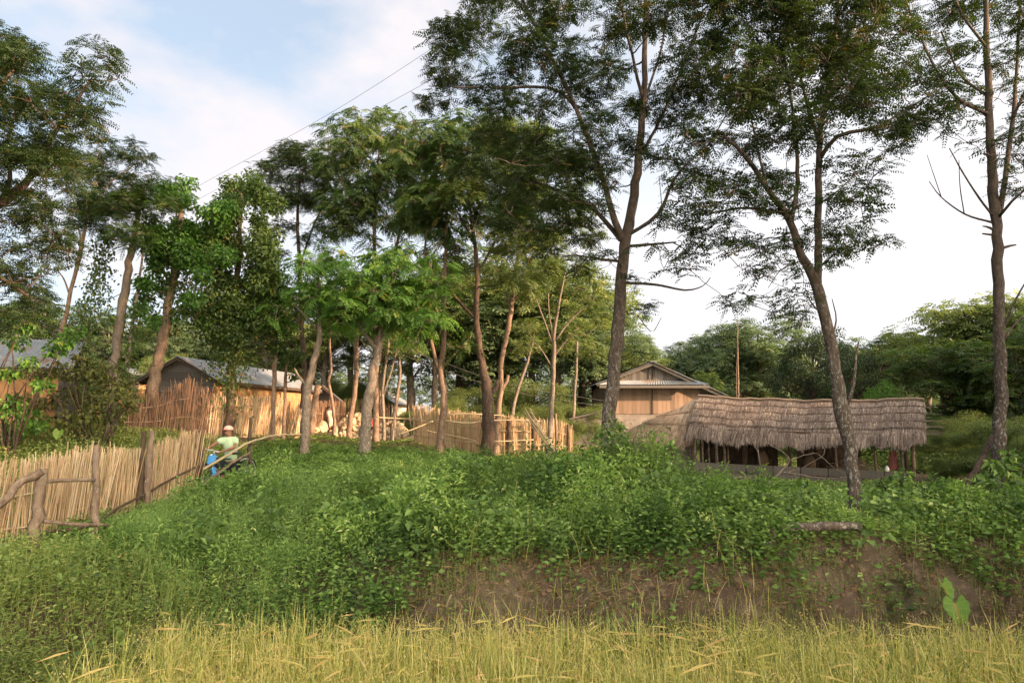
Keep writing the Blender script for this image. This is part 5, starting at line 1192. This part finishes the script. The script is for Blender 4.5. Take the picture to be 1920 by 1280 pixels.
for q in range(230):      # taller leafy clumps that make the cover lumpy
    a_ = rng.uniform(-5.5, 9.5); b_ = rng.uniform(9.3, 16.5)
    if a_ < fence_x(b_)+(.8 if b_ < 12.5 else 1.7) or (a_ > 2.6 and b_ > 10.6) or (4.7 < a_ < 6.3 and b_ < 11.6) or abs(a_-4.4) < 1.1 and b_ < 9.9 or abs(a_) > .8*b_: continue
    n = int(rng.uniform(180, 560)); rr = rng.uniform(.16, .46); up_ = rng.uniform(.15, .62)*(1 if b_ < 14 else .5) + height(np.array([a_]), np.array([b_]))[0]*.7; d = norm(rng.normal(size=(n, 3))*[1, 1, .9]); P = np.array([a_, b_, gz(a_, b_)+up_*.62]) + d*[rr, rr, up_*.55]*(rng.random((n, 1))**.4)
    L = rng.uniform(.04, .10, n); asp = rng.choice([.35, .5, .66]); leaves(mb, P, d*[.8, .8, .3] + .5*rng.normal(size=(n, 3)) + [0, 0, .1], norm(np.array([0, 0, 1.]) + .5*rng.normal(size=(n, 3))), L, L*asp, np.clip(rng.normal(rng.uniform(.25, .8), .12, n), 0, 1))
kk = rng.choice(len(x), 170); 
for a_, b_, c_ in zip(x[kk], y[kk], hh[kk]):      # pale young tops and seed heads
    n = 16; P = np.array([a_, b_, gz(a_, b_)+c_*1.02]) + rng.normal(size=(n, 3))*.035; D = rng.normal(size=(n, 3)) + [0, 0, .4]; leaves(mb, P, D, rng.normal(size=(n, 3)), rng.uniform(.03, .07, n), .02, rng.uniform(.85, 1, n))
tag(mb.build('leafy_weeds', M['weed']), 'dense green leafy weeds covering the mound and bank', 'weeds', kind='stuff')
mb = MB()
x, y = scatter(26000, -8.5, 0, 8.2, 16); x, y = pick(x, y, density, lambda a, b_: (rng.random(len(a)) < fineA(a, b_)) & (a > fence_x(b_)+.15))
weeds(mb, x, y, height(x, y)*rng.uniform(.7, 1.25, len(x)), 24, .035, .075, .24, .4, .5, .11, .1, .5)
tag(mb.build('feathery_weeds', M['weed_fine']), 'soft light green feathery weeds beside the left fence', 'weeds', kind='stuff')
mb = MB()
x, y = scatter(60000, -14, 10, 4.6, 18); x, y = pick(x, y, density, lambda a, b_: rng.random(len(a)) < olive(a, b_))
weeds(mb, x, y, height(x, y)*rng.uniform(.45, 1.15, len(x)), 15, .035, .085, .34, .7, .58, .12, .2, .45)
tag(mb.build('dry_olive_weeds', M['weed_olive']), 'olive and yellowing weeds at the lower left and on the far left bank', 'weeds', kind='stuff')
# left bank and back ground cover, coarser
mb = MB()
x = rng.uniform(-30, -7.6, 42000); y = rng.uniform(13, 28, 42000); k = (x > -.86*y) & (x < fence_x(np.minimum(y, 16.6))-.9); x, y = x[k], y[k]
hh = .35 + .15*vnoise(x, y, 1.6, 61) + .35*gauss(x, y, -11.5, 17.5, 2.2, 1.2); 
bk_ = ((y > 20.2) & (x > -10.5)); x, y, hh = x[~bk_], y[~bk_], hh[~bk_]
weeds(mb, x, y, hh, 9, .06, .12, .5, .6, .62, .16)
tag(mb.build('bank_weeds', M['weed_olive']), 'sunlit yellow green weeds on the bank below the tin roofed house', 'weeds', kind='stuff')
mb = MB()
x = rng.uniform(-12, 24, 15000); y = rng.uniform(19, 40, 15000); k = (np.abs(x) < .86*y) & ~in_shed(x, y) & ~((x > 3.8) & (x < 9) & (y > 29)) & ~((x > -10) & (x < -5) & (y > 29) & (y < 33)); x, y = x[k], y[k]
weeds(mb, x, y, np.where((x < 6) & (y < 31), .05, .12) + np.where((x < 6) & (y < 31), .05, .2)*(vnoise(x, y, 2, 71)*.5+.5) + .5*((x > 12) & (y < 26)), 7, .07, .15, .5, .6, .38, .2)
tag(mb.build('yard_weeds', M['weed_olive']), 'low scattered weeds on the ground around the houses', 'weeds', kind='stuff')
def blades(mb, B, az, H, bend, w, tint, seg=4, curl=1.6):
    n = len(B); t = np.linspace(0, 1, seg+1)
    dirx, diry = np.cos(az), np.sin(az); sx, sy = -diry, dirx
    V = []
    for u in t:
        out = bend*H*(u**curl); zz = H*(u - .42*bend*u**3)
        c = B + np.stack([dirx*out, diry*out, zz], 1); ww = w*(1-u)**.6 + .0006
        V.append(c - np.stack([sx*ww, sy*ww, 0*ww], 1)*.5); V.append(c + np.stack([sx*ww, sy*ww, 0*ww], 1)*.5)
    V = np.stack(V, 1).reshape(-1, 3); k = np.arange(n)[:, None]*(2*(seg+1)); Q = []
    for i in range(seg): Q.append(k + np.array([[2*i, 2*i+1, 2*i+3, 2*i+2]]))
    mb.add(V, Q=np.vstack(Q), tint=np.tile(tint, seg))
# taller grass and dead stems standing in the weeds
mb = MB(); x, y = scatter(9000, -7, 11, 8.6, 18); x, y = pick(x, y, density, lambda a, b_: (a > fence_x(b_)+.3) & (rng.random(len(a)) < np.clip(.35+.8*vnoise(a, b_, 1.1, 131), .04, 1)) & ~((a > 3) & (b_ > 11))); n = len(x)
B = np.stack([x, y, ground(x, y)], 1); H = height(x, y)*rng.uniform(.9, 1.5, n)+.08
blades(mb, B, rng.uniform(0, 6.28, n), H, rng.uniform(.1, .7, n), rng.uniform(.006, .012, n), np.clip(rng.normal(.16, .14, n) + (rng.random(n) > .9)*.6, 0, 1))
tag(mb.build('tall_grass', M['rice']), 'taller grass blades and dead stems standing among the weeds', 'grass', kind='stuff')
mb = MB()
for q in range(46):      # coarse broad leaved plants
    a_ = rng.uniform(-4.8, 9.2); b_ = rng.uniform(9.3, 12.6); n = int(rng.uniform(40, 110)); rr = rng.uniform(.15, .32); hh_ = height(np.array([a_]), np.array([b_]))[0] + .1
    if a_ > 2.6 and b_ > 10.6 or 4.7 < a_ < 6.3 or abs(a_) > .8*b_: continue
    d = norm(rng.normal(size=(n, 3))); P = np.array([a_, b_, gz(a_, b_)+hh_*.65]) + d*[rr, rr, hh_*.5]; L = rng.uniform(.10, .19, n)
    leaves(mb, P, d*[.9, .9, .2] + .3*rng.normal(size=(n, 3)) + [0, -.2, -.2], norm(np.array([0, -.4, 1.]) + .3*rng.normal(size=(n, 3))), L, L*.62, np.clip(rng.normal(rng.uniform(.3, .6), .12, n), 0, 1), .14)
tag(mb.build('broad_leaved_weeds', M['weed']), 'coarser broad leaved weeds scattered over the mound', 'weeds', kind='stuff')
# climbing heart leaves on the right of the bank and at lower left
mb = MB()
for (cx, cy, sx, sy, n, h) in ((-6.1, 8.7, .7, .7, 420, .35), (3.9, 10.6, 1.6, .6, 1100, .55), (7.6, 11.0, 1.6, .9, 1600, .5), (8.6, 9.6, .9, .8, 500, .35), (-3.9, 7.9, 1.2, .8, 500, .3), (.8, 11, 1.4, 1, 700, .5), (7.2, 9.6, 1.0, .3, 300, .15)):
    x = cx + rng.normal(size=n)*sx; y = cy + rng.normal(size=n)*sy; g = ground(x, y); P = np.stack([x, y, g + rng.uniform(.05, 1, n)*h*1.1], 1)
    az = rng.uniform(0, 6.28, n); D = np.stack([np.cos(az), np.sin(az)-.4, rng.uniform(-.7, .1, n)], 1); L = rng.uniform(.05, .10, n)
    leaves(mb, P, D, norm(np.array([0, -.5, 1.])+.35*rng.normal(size=(n, 3))), L, L*.85, np.clip(rng.normal(.55, .2, n), 0, 1), .12)
tag(mb.build('creeper_leaves', M['weed']), 'broad leaved creepers spreading over the weeds', 'creepers', kind='stuff')
# sparse tufts, roots and litter on the bare bank
mb = MB()
n = 15000; x = rng.uniform(-1.8, 9.5, n); y = rng.uniform(7.6, 10.0, n); k = (vnoise(x, y, .5, 81)*.5+.5) > rng.random(n)*.9; x, y = x[k], y[k]; g = ground(x, y); n = len(x)
az = rng.uniform(0, 6.28, n); L = rng.uniform(.04, .16, n)
leaves(mb, np.stack([x, y, g+.01], 1), np.stack([np.cos(az), np.sin(az)-.5, rng.uniform(-.3, .5, n)], 1), np.tile([0, -.6, 1.], (n, 1)), L, L*.09, rng.random(n), .1)
n = 9000; x = rng.uniform(-1.8, 9.5, n); y = rng.uniform(7.8, 9.9, n); g = ground(x, y)      # clods and crumbs
for a_, b_, c_ in zip(x[:2600], y[:2600], g[:2600]):
    s_ = rng.uniform(.008, .032); mb.box((a_, b_, c_+s_*.3), (s_*2, s_*1.6, s_*1.2), np.array(Matrix.Rotation(rng.uniform(0, 3), 3, 'Z') @ Matrix.Rotation(rng.normal()*.5, 3, 'X')), rng.uniform(0, .35))
for q in range(36):     # hanging roots
    x0 = rng.uniform(-.8, 9); y0 = rng.uniform(8.9, 9.6); P = [(x0 + rng.normal()*.03*k, y0-.14*k, gz(x0, y0-.14*k)+.025) for k in range(rng.integers(3, 8))]; mb.tube(P, np.linspace(.008, .003, len(P)), 4, tint=rng.uniform(0, .6), cap=False)
n = 3800; x = rng.uniform(-1.8, 9.5, n); y = rng.uniform(7.9, 9.6, n); k = vnoise(x, y, .6, 121) > -.1; x, y = x[k], y[k]; n = len(x); g = ground(x, y); az = rng.uniform(0, 6.28, n); L = rng.uniform(.08, .28, n)
leaves(mb, np.stack([x, y, g], 1), np.stack([np.cos(az)*.6, np.sin(az)*.4-.5, rng.uniform(-.6, .6, n)], 1), rng.normal(size=(n, 3)), L, .007, rng.uniform(.2, 1, n), .1)
tag(mb.build('dry_litter', M['dry']), 'dry stalks and litter strewn over the bare earth bank', 'litter', kind='stuff')
mb = MB()
for (cx, cy, sx, sy, n, h) in ((3.6, 8.9, .35, .3, 260, .18), (1.0, 8.35, .3, .3, 260, .2), (6.3, 8.3, .5, .25, 500, .16), (4.3, 8.3, .4, .3, 240, .15), (7.3, 8.5, .6, .3, 260, .12), (-.8, 9.0, .5, .3, 400, .2), (2.5, 9.1, .9, .3, 300, .12), (5.0, 9.2, .9, .3, 300, .14), (8, 9.6, .8, .4, 600, .3), (.2, 9.0, .5, .3, 120, .12), (-.2, 8.2, .5, .3, 260, .28), (2.2, 8.1, .6, .2, 300, .22), (5.3, 8.1, .6, .2, 300, .22), (8.2, 8.4, .7, .3, 300, .25), (6.6, 9.1, .8, .25, 420, .2)):
    x = cx + rng.normal(size=n)*sx; y = cy + rng.normal(size=n)*sy
    weeds(mb, x, y, h*rng.uniform(.4, 1.2, n), 6, .025, .06, .35, .6, .4, .06)
tag(mb.build('bank_tufts', M['weed_olive']), 'small grassy tufts clinging to the bare earth bank', 'tufts', kind='stuff')

# ------------------------------------------------------------------ rice
mb = MB(); 
xs, ys = np.meshgrid(np.arange(-6.5, 8.5, .17), np.arange(4.1, 8.4, .17)); xs = xs.ravel() + rng.normal(size=xs.size)*.05; ys = ys.ravel() + rng.normal(size=ys.size)*.05
r = raise_(xs, ys); k = (r < .10 + .06*vnoise(xs, ys, .5, 91) + .08*(xs < -2.5)) & (np.abs(xs) < .8*ys+.8) & (ys < 7.95 + .3*vnoise(xs, ys*0, .5, 95) + .12*rng.normal(size=len(ys))) & (xs > -3.85 + .4*vnoise(ys, xs, .6, 92)); xs, ys = xs[k], ys[k]
edge = np.clip((8.5-ys)/.5, .7, 1)
for _ in range(18):
    n = len(xs); a = rng.uniform(0, 6.28, n); B = np.stack([xs + rng.normal(size=n)*.035, ys + rng.normal(size=n)*.035, ground(xs, ys)-.01], 1)
    H = rng.uniform(.6, 1.06, n)*edge*(1+.14*vnoise(xs, ys, .45, 93)); tn = np.clip(rng.normal(.33, .23, n) + .14*vnoise(xs, ys, 1.0, 94) + (rng.random(n) > .8)*.25, 0, 1)
    blades(mb, B, a, H, rng.uniform(.05, .65, n), rng.uniform(.008, .017, n), tn)
for _ in range(5):   # drooping golden panicles
    n = len(xs); a = rng.uniform(0, 6.28, n); B = np.stack([xs + rng.normal(size=n)*.04, ys + rng.normal(size=n)*.04, ground(xs, ys)], 1); H = rng.uniform(.72, .98, n)*edge; bend = rng.uniform(.35, .7, n)
    blades(mb, B, a, H, bend, np.full(n, .003), rng.uniform(.4, .75, n), 5, 2.2)
    for u in np.linspace(.72, 1.0, 9):
        out = bend*H*(u**2.2); c = B + np.stack([np.cos(a)*out, np.sin(a)*out, H*(u-.42*bend*u**3)], 1) + rng.normal(size=(n, 3))*.008
        d = np.stack([np.cos(a)*.5, np.sin(a)*.5, -np.ones(n)], 1) + .4*rng.normal(size=(n, 3))
        leaves(mb, c, d, rng.normal(size=(n, 3)), .026, .010, rng.uniform(.5, .85, n), .3)
n = 1500; k = rng.integers(0, len(xs), n)     # broken straws lying across
B = np.stack([xs[k], ys[k], ground(xs[k], ys[k]) + rng.uniform(.45, .75, n)], 1); a = rng.uniform(0, 6.28, n)
D = np.stack([np.cos(a), np.sin(a), rng.normal(size=n)*.25], 1); L = rng.uniform(.15, .4, n); leaves(mb, B, D, np.tile([0, 0, 1.], (n, 1)), L, .012, rng.uniform(.6, 1, n), .05)
tag(mb.build('rice_crop', M['rice']), 'ripening golden green rice filling the foreground field', 'rice', kind='stuff')
# straggling stems at the field edge
mb = MB(); n = 1300; x = rng.uniform(-3.8, 8, n); y = rng.uniform(7.5, 8.5, n); B = np.stack([x, y, ground(x, y)-.01], 1)
blades(mb, B, rng.uniform(0, 6.28, n), rng.uniform(.2, .7, n), rng.uniform(.1, .7, n), np.full(n, .007), rng.uniform(.1, 1, n)); n = 1800; x = rng.uniform(-6.4, -2.4, n); y = rng.uniform(4.4, 8.2, n); B = np.stack([x, y, ground(x, y)-.01], 1)
blades(mb, B, rng.uniform(0, 6.28, n), rng.uniform(.2, .55, n), rng.uniform(.1, .8, n), np.full(n, .005), np.clip(rng.normal(.25, .2, n), 0, 1))
tag(mb.build('edge_grass', M['rice']), 'loose grass stems along the edge of the rice', 'grass', kind='stuff')

# ------------------------------------------------------------------ single plants and fallen wood
def taro(px, py, Y, r, label, tilt):
    c = at(px, py, Y); g = gz(c[0], Y); root = empty('taro_plant', (c[0], Y, g), label, 'plant'); b0 = MB(); n, m = 18, 7; V, T, Q = [], [], []; rr_ = np.random.default_rng(int(px))
    for sgn in (-1, 1):
        base = len(V)
        for i in range(n):
            t = i/(n-1)                                     # from the back lobe to the tip
            w = r*.78*(math.sin(math.pi*min(1, (t*.93+.09))**.8))**.75*(1 + .05*math.sin(t*23+sgn)) if t < 1 else 0
            yy = r*(1.9*t - .62)
            for j in range(m):
                u = j/(m-1); notch = max(0, (.22-t)/.22)*(1-u)*r*.5
                V.append((sgn*w*u, -(yy+notch), r*(.22*u**1.2 - .35*t*t) + r*.03*math.sin(t*26)*u + rr_.normal()*.002))
        for i in range(n-1):
            for j in range(m-1): Q.append([base+i*m+j, base+i*m+j+1, base+(i+1)*m+j+1, base+(i+1)*m+j])
    V = np.array(V)
    Rm = np.array(Matrix.Rotation(tilt[2], 3, 'Z') @ Matrix.Rotation(tilt[1], 3, 'Y') @ Matrix.Rotation(tilt[0], 3, 'X')); V = V @ Rm.T + c
    tt = np.array([.72 + (.28 if (q % (m-1)) == 0 else 0) + (.12 if (q//(m-1)) % 4 == 0 else 0) + .05*math.sin(q*.9) for q in range(len(Q))])
    b0.add(V, Q=Q, tint=tt); b0.build('leaf', M['leaf_bright'], root, True)
    b0 = MB(); b0.tube(curve_pts((c[0]+.02, Y+.15, g-.02), c + np.array([0, .03, -.01]), rng, 6, 0, .03), [.012, .011, .010, .009, .008, .006], 6, tint=.8); b0.build('stem', M['leaf_light'], root, True)
taro(1770, 1096, 8.3, .15, 'large heart shaped leaf, upper of the two bright ones on the bare bank', (.9, .15, .5))
taro(1792, 1134, 8.1, .17, 'large ragged leaf, lower of the two bright ones on the bare bank', (1.05, -.1, -.3))
taro(110, 810, 14.5, .13, 'single pale upright leaf glowing on the weedy bank at far left', (1.25, .1, .1))
pole('fallen_log', 'pale fallen log lying along the top of the bare bank beside the knobbed trunk', 'log', [(1440,996,9.3,.045),(1480,988,9.3,.055),(1530,986,9.28,.06),(1570,986,9.28,.06),(1612,988,9.32,.055)], 'bark_lichen')
pole('leaning_log', 'dark charred log leaning against the tall straight tree at the right', 'log', [(1810,915,12.2,.06),(1830,880,12.5,.06),(1850,842,12.8,.055),(1862,815,13,.04)], 'bark_dark')
pole('broken_branch', 'short pale forked stick poking out of the weeds left of the fallen log', 'branch', [(1436,1023,9.0,.010),(1447,1012,9.05,.017),(1452,1000,9.1,.018),(1440,990,9.2,.013)], 'bark_lichen')
pole('broken_branch', 'pale branch lying on the weeds in front of the thatched shed', 'branch', [(1358,893,13.5,.022),(1380,896,13.4,.025),(1405,893,13.3,.02),(1440,888,13.2,.014)], 'bark_grey')
def twigs_(name, label, stems, Y, seed, leafy=0):
    r0 = np.random.default_rng(seed); tb = MB(); first = None
    for st in stems:
        P = [at(q[0], q[1], Y + (q[3] if len(q) > 3 else 0)) for q in st]; R = [q[2]*Y/F*.5 for q in st]
        if first is None: P[0][2] = min(P[0][2], gz(P[0][0], P[0][1])); first = P[0]
        PP, RR = resample(P, R, .08); PP[1:-1] += r0.normal(size=(len(PP)-2, 3))*.006; tb.tube(PP, RR, 5)
    root = empty(name, first, label, 'sapling'); tb.build('branches', M['bark_grey'], root, True); return root
twigs_('bare_sapling', 'leafless grey sapling with wiry branches in front of the thatched shed', [
 [(1438,985,6),(1440,940,6),(1440,905,5.5),(1452,895,4,.1),(1470,885,3,.2),(1500,880,2,.2)], [(1440,905,4),(1428,880,3,-.1),(1422,850,2.5,-.2),(1420,835,1.5,-.2)], [(1452,895,3.5),(1480,860,2.5,.3),(1440,830,2,.3)],
 [(1470,885,3),(1520,893,2.5,-.2),(1560,897,2,-.3),(1600,893,1.5,-.3)], [(1480,862,2),(1530,850,1.6,.2),(1560,875,1.4,.2),(1590,890,1.2,.2)], [(1440,905,3),(1400,896,2,.2),(1370,890,1.5,.3)], [(1500,880,2),(1545,850,1.6,-.3),(1540,835,1.2,-.3)],
 [(1530,895,2),(1555,910,1.6),(1590,905,1.2)], [(1422,850,1.6),(1410,825,1.2),(1400,815,1)]], 12.3, 5)
# hollow with a pale sandy patch
b0 = MB(); c = at(1585, 1085, 8.6); rr = np.random.default_rng(8); 
for i in range(240):
    x_, y_ = c[0] + rr.normal()*.16, 8.35 + rr.normal()*.18; g = gz(x_, y_); s_ = rr.uniform(.008, .03); b0.box((x_, y_, g+s_*.3), (s_*2, s_*1.7, s_*1.2), np.array(Matrix.Rotation(rr.uniform(0, 3), 3, 'Z') @ Matrix.Rotation(rr.normal()*.4, 3, 'X')), rr.uniform(.2, .9))
tag(b0.build('pale_rubble', M['stone']), 'patch of pale crumbled sand and clods in the hollow of the bank', 'rubble', kind='stuff')
# tangled brown creeper bush over the left house roof
def bushy(name, label, c0, items, Y, leaf, seed, kind='broad', dens=.5):
    r0 = np.random.default_rng(seed); tb, cb = MB(), MB(); b_ = at(c0[0], c0[1], Y); g = gz(b_[0], Y); root = empty(name, (b_[0], Y, g), label, 'bush')
    for (px, py, r, *o) in items:
        c = at(px, py, Y + (o[0] if o else r0.normal()*.4)); tb.tube(curve_pts((b_[0]+r0.normal()*.1, Y, g), c, r0, 7, -.05, .12), np.linspace(.03, .008, 7), 4, cap=False); foliage(cb, r0, c, r*Y/F, kind, dens, .8)
        for q in range(5):
            e = c + r0.normal(size=3)*r*Y/F*.9; tb.tube(curve_pts(c, e, r0, 5, .05, .15), np.linspace(.008, .004, 5), 3, cap=False)
    tb.build('stems', M['bark_dark'], root, True); cb.build('foliage', M[leaf], root); return root
M['leaf_rust'] = leafmat('rusty_leaf', [(0, (.04, .045, .015)), (.4, (.08, .095, .025)), (.75, (.15, .16, .035)), (1, (.22, .10, .03))], .3)
bushy('tangled_creeper', 'tangled rusty creeper mounded below the left tin roofed house', (190, 790), [(110,690,20),(140,700,24),(170,700,26),(200,720,28),(225,740,26),(180,750,28),(140,740,26),(100,750,24),(215,770,26),(170,780,28),(120,785,26),(70,760,20),(235,720,18),(60,700,14),(255,745,14),(40,745,18),(85,700,16),(150,670,16),(185,690,14),(215,690,12),(130,810,20),(245,760,14)], 17.3, 'leaf_rust', 5, 'broad', .6)
bushy('leafy_creeper', 'dark leafy creeper hanging in front of the left tin roof', (20, 790), [(30,640,22),(50,680,18),(20,700,18),(80,720,18),(20,760,30),(60,790,30),(10,810,28),(120,640,20),(100,655,18),(45,610,18),(140,620,18),(20,600,20)], 16.2, 'leaf_bright', 6, 'broad', .9)
bushy('leafy_shrub', 'leafy shrub around the foot of the tall lichen spotted tree', (1130, 930), [(1120,860,28),(1090,880,24),(1160,850,24),(1180,870,28),(1205,880,24),(1140,890,30),(1215,850,16),(1165,830,14),(1105,845,16),(1240,875,18),(1255,835,8),(1246,850,9)], 13.2, 'weed', 7, 'broad', .75)
bushy('leafy_shrub', 'leafy shrub at the foot of the tall straight tree at the right edge', (1880, 960), [(1850,905,26),(1880,880,26),(1905,900,30),(1925,860,28),(1870,940,30),(1915,950,30),(1840,960,24),(1900,1000,26),(1940,920,30),(1890,850,16),(1865,870,14),(1800,955,22),(1815,985,20)], 11.9, 'weed', 8, 'broad', .7)
bushy('leafy_shrub', 'low shrub between the knobbed trunk and the shed post', (1680, 930), [(1660,915,24),(1690,900,26),(1640,935,22),(1715,920,20),(1740,940,20),(1675,945,26),(1700,890,14)], 12.6, 'weed', 9, 'broad', .6)

# ------------------------------------------------------------------ light, sky, camera
W = bpy.data.worlds.new('World'); S.world = W; W.use_nodes = True; nt = W.node_tree; nt.nodes.clear()
SUN_EL, SUN_AZ = math.radians(17), math.atan2(.92, -.40)       # azimuth from north (+y) towards east (+x)
sky = nt.nodes.new('ShaderNodeTexSky'); sky.sky_type = 'NISHITA'; sky.sun_disc = False; sky.sun_elevation = SUN_EL; sky.sun_rotation = SUN_AZ
sky.air_density = 1.0; sky.dust_density = 1.5; sky.ozone_density = 1.2
tc = nt.nodes.new('ShaderNodeTexCoord'); sp = nt.nodes.new('ShaderNodeSeparateXYZ'); nt.links.new(tc.outputs['Generated'], sp.inputs[0])
mp = nt.nodes.new('ShaderNodeMapping'); mp.inputs['Scale'].default_value = (1.6, 1.6, 3.2); mp.inputs['Location'].default_value = (.35, .1, .2); nt.links.new(tc.outputs['Generated'], mp.inputs[0])
nz = nt.nodes.new('ShaderNodeTexNoise'); nz.inputs['Scale'].default_value = 2.2; nz.inputs['Detail'].default_value = 7; nz.inputs['Roughness'].default_value = .52; nt.links.new(mp.outputs[0], nz.inputs['Vector'])
cm = ramp(nt, nz.outputs['Fac'], [(.44, (0, 0, 0)), (.53, (.5, .5, .5)), (.62, (.95, .95, .95))])
ma = nt.nodes.new('ShaderNodeMath'); ma.operation = 'MULTIPLY_ADD'; nt.links.new(sp.outputs['X'], ma.inputs[0]); ma.inputs[1].default_value = -.42; nt.links.new(sp.outputs['Z'], ma.inputs[2])
hz = ramp(nt, ma.outputs[0], [(0, (1, 1, 1)), (.12, (.92,)*3), (.32, (.5,)*3), (.6, (.08,)*3)])
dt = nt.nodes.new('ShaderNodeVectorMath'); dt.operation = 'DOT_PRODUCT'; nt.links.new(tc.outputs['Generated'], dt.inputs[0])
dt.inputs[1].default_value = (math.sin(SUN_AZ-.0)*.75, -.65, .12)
cl = ramp(nt, dt.outputs['Value'], [(0, (2.55, 2.42, 2.5)), (.25, (2.95, 2.9, 3.0)), (.75, (25, 21.5, 16.5)), (1, (32, 26, 18.5))])  # unseen clouds behind the camera, brightened and warmed to light the foreground
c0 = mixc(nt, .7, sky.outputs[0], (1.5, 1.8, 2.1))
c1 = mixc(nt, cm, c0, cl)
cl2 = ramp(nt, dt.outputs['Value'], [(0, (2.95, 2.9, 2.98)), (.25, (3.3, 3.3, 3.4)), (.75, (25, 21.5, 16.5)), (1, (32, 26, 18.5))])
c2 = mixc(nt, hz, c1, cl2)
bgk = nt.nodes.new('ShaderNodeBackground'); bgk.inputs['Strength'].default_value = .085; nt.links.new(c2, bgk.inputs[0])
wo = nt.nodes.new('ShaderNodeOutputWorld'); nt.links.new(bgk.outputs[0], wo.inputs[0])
sd = bpy.data.lights.new('sun', 'SUN'); sd.energy = 3.3; sd.angle = math.radians(.6); sd.color = (1.0, .66, .40)
so = bpy.data.objects.new('sun', sd); COL.objects.link(so)
dv = Vector((math.sin(SUN_AZ)*math.cos(SUN_EL), math.cos(SUN_AZ)*math.cos(SUN_EL), math.sin(SUN_EL))); so.rotation_euler = dv.to_track_quat('Z', 'Y').to_euler()
cam = bpy.data.cameras.new('camera'); co = bpy.data.objects.new('camera', cam); COL.objects.link(co); S.camera = co
cam.sensor_width = 36; cam.lens = 24.0; cam.clip_end = 3000; cam.clip_start = .05
co.location = (0, 0, CAMZ); co.rotation_euler = (math.pi/2 + TH, 0, 0)
S.view_settings.view_transform = 'Standard'; S.view_settings.look = 'None'; S.view_settings.exposure = 2.18; S.view_settings.gamma = 1
S.cycles.max_bounces = 6; S.cycles.transparent_max_bounces = 4
tot = 0
for o in S.objects:
    if '_o' in o: del o['_o']
